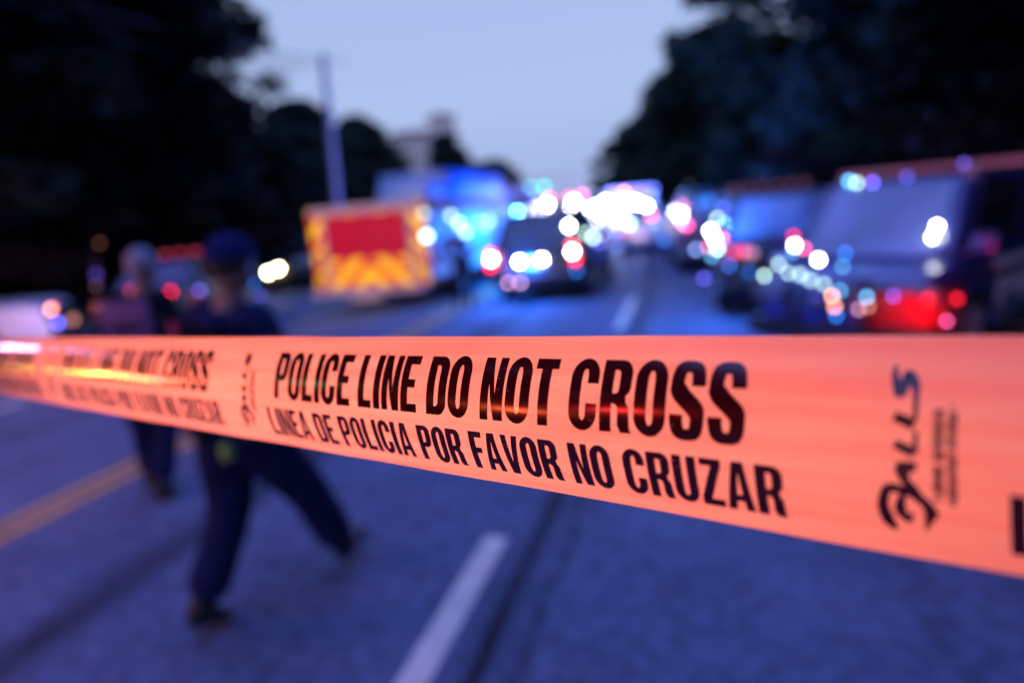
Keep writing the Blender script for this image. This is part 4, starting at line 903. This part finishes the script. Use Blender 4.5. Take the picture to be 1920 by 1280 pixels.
TREES = [
('tall', -17.2, 12.0, 18, 1.2, 'huge near-black tree over the white fender at the left edge'),
('tall2', -19.0, 18.0, 19, 1.15, 'near-black tall tree behind the bare-headed officer'),
('tall', -23.0, 24.0, 19, 1.05, 'near-black tall tree rising over the officer in the cap, its right side against the sky'),
('tall2', -24.5, 15.0, 20, 1.3, 'dark tall tree behind the row at the left edge'),
('tall', -30, 27, 22, 1.3, 'dark tall tree behind the tree over the capped officer'),
('mid', -19.0, 30.0, 6.6, 1.2, 'low leafy tree at the foot of the tall left trees, beside the utility pole'),
('mid2', -20.5, 36, 7.0, 1.3, 'low round dark tree behind the foot of the utility pole'),
('mid', -30.5, 60, 11.2, 1.1, 'round tree against the sky, left of the pink building'),
('mid2', -38, 60, 8.6, 1.3, 'round tree farther left of the pink building'),
('mid2', -23.0, 46, 5.2, 1.5, 'lower dark tree in front of the pink building'),
('cone', -20.2, 56, 8.3, 1.5, 'pointed dark tree just right of the pink building'),
('mid', -20.5, 70, 6.8, 1.4, 'small far tree on the slope right of the pointed one'),
('mid2', -28, 90, 8.0, 1.5, 'far tree at the end of the road on the left'),
('bush', -15.6, 12, 3.4, 1.4, 'dark shrub behind the marker post'),
('bush', -16.2, 17, 3.6, 1.5, 'dark shrub behind the patrol car at left'),
('bush', -16.4, 22, 3.4, 1.5, 'dark shrub behind the warm headlights'),
('bush', -15.9, 7, 3.4, 1.5, 'dark shrub behind the white pickup'),
('bush', -17.0, 27, 3.4, 1.5, 'dark shrub left of the chevron truck'),
('loose', 7.4, 40, 25, 1.12, 'tall tree edging the sky on the right, gaps of sky in its crown'),
('tall2', 9.6, 26, 19, 1.2, 'tall dark tree above the dark vehicle in the right lane'),
('tall', 10.5, 17, 19, 1.2, 'tall black tree above the nearest police vehicle'),
('tall2', 13.0, 10, 19, 1.3, 'black tree at the right edge of the picture'),
('tall', 16.5, 24, 22, 1.3, 'black tree behind the row on the right'),
('tall2', 17, 38, 22, 1.3, 'dark tree farther back on the right'),
('mid', 1.8, 52, 12.8, 1.2, 'mid height leafy tree stepping down left of the tall right trees'),
('mid2', -1.6, 62, 11.6, 1.2, 'round leafy tree next down the slope of the right skyline'),
('mid', -5.2, 74, 9.8, 1.2, 'round tree lower on the right skyline'),
('mid2', -9.8, 88, 8.6, 1.2, 'small far tree just right of the road end'),
('mid', 5.6, 30, 7.5, 1.2, 'low leafy tree behind the second police vehicle'),
('mid2', 6.0, 20, 7.0, 1.2, 'low leafy tree behind the nearest police vehicle'),
('mid2', 3.8, 38, 7.5, 1.3, 'low leafy tree behind the vehicle with the pink taillight'),
('bush', 6.8, 14, 3.6, 1.7, 'reddish shrub between the two dark police vehicles'),
('bush', 5.6, 25, 3.8, 1.7, 'reddish shrub behind the second police vehicle'),
('bush', 9.0, 11, 3.6, 1.7, 'reddish shrub behind the lettering on the nearest police vehicle'),
('mid', -33, 125, 6.5, 1.6, 'far tree closing the road, beside the traffic light'),
('mid2', -42, 130, 7.5, 1.6, 'far tree closing the road, left of the traffic light'),
('tall2', -15.5, 5.5, 18, 1.2, 'near-black tree above the white pickup, partly out of the frame'),
('mid', -19.5, 14, 9, 1.6, 'low dense dark tree behind the marker post'),
('mid2', -20.5, 21, 9, 1.6, 'low dense dark tree behind the red taillights'),
('tall', 22, 14, 20, 1.3, 'black tree deep in the right corner of the picture'),
('mid', 12.5, 14, 9, 1.5, 'low dense dark tree above the roof bar of the nearest vehicle'),
('loose', -18.7, 22, 11.6, 1.15, 'leafy tree with sky gaps under the tall tree over the capped officer'),
('tall', 9.0, 3, 19, 1.2, 'tall dark tree beside the camera on the right, out of the frame'),  # unseen row, added to shade the road on the right
('tall2', 8.0, -6, 19, 1.3, 'tall dark tree behind the camera on the right, out of the frame'),
('tall', 11.0, -15, 19, 1.3, 'farthest unseen dark tree behind the camera on the right'),
('tall', -16.5, -1, 20, 1.2, 'tall black tree left of the camera, out of the frame, first beyond the pickup'),  # unseen row, added to darken what the tape mirrors
('tall2', -16.0, -8, 19, 1.2, 'tall black tree behind the camera on the left, out of the frame'),
('tall', -16.5, -15, 18, 1.2, 'farthest unseen black tree behind the camera on the left'),
('mid2', -12.5, -4.5, 7, 1.6, 'low dense tree behind the camera on the left, out of the frame'),
('mid2', -24.5, 40, 9.4, 1.3, 'round dark tree standing behind the top of the utility pole'),
('mid', 4.2, 46, 10.5, 1.3, 'mid height leafy tree filling the foot of the tall right trees')]
for k, a in enumerate(TREES): tree(*a[:5], k * 1.3, a[5])

# ------------------------------------------------------------ light of the lamps and added fill lights
TL = [
('glow_left_white', (-8.38, 2.91, 3.06), (1, 0.35, 0.7), 130, 0.12),
('glow_left_yellow', (-8.52, 1.15, 1.7), (1, 0.6, 0.1), 120, 0.08),
('glow_left_red', (-8.47, 0.75, 1.93), (1, 0.06, 0.05), 210, 0.12),
('glow_left_green', (-8.11, -0.64, 2.88), (0.2, 1, 0.5), 6, 0.08),
('glow_left_red_back', (-7.2, -3.3, 2.5), (1, 0.1, 0.03), 130, 0.06),
('glow_left_red_rear', (-6.42, -4.24, 3.43), (1, 0.03, 0.03), 130, 0.08),
('glow_blue_truck', (-4.25, 15.9, 1.4), (0, 0.2, 1), 650, 0.09),
('glow_blue_road', (-3.36, 12.66, 0.84), (0, 0.16, 1), 260, 0.05),
('fill_blue_right', (0.12, 10.15, 1.31), (0.02, 0.2, 1), 190, 0.07),  # fill light added for the blue wash on the right-hand vehicles
('fill_truck_rear', (-8.0, 2.2, 2.9), (1, 0.74, 0.6), 5200, 0.12, 22, (-6.5, 12.6, 1.2), 0.5),  # unseen spot added to brighten the fire truck's rear
('glow_white_far', (-3.2, 28.1, 1.72), (0.7, 0.8, 1), 500, 0.2),
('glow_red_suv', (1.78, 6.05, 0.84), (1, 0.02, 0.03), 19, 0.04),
('glow_blue_far', (-2.05, 28.3, 1.46), (0.01, 0.12, 1), 6000, 0.1),
('fill_blue_hood', (0.86, 6.74, 1.02), (0.05, 0.14, 1), 34, 0.04),  # fill light added to lift hood and front in blue
('fill_fender', (-9.35, 7.85, 0.99), (0.75, 0.5, 1), 26, 0.035),  # fill light added to brighten the white fender
('glow_flood', (-3.0, 28.1, 1.75), (1, 0.84, 0.8), 100000, 0.2, 2.5, (-0.36, 0.48, 1.8), 1.0)]
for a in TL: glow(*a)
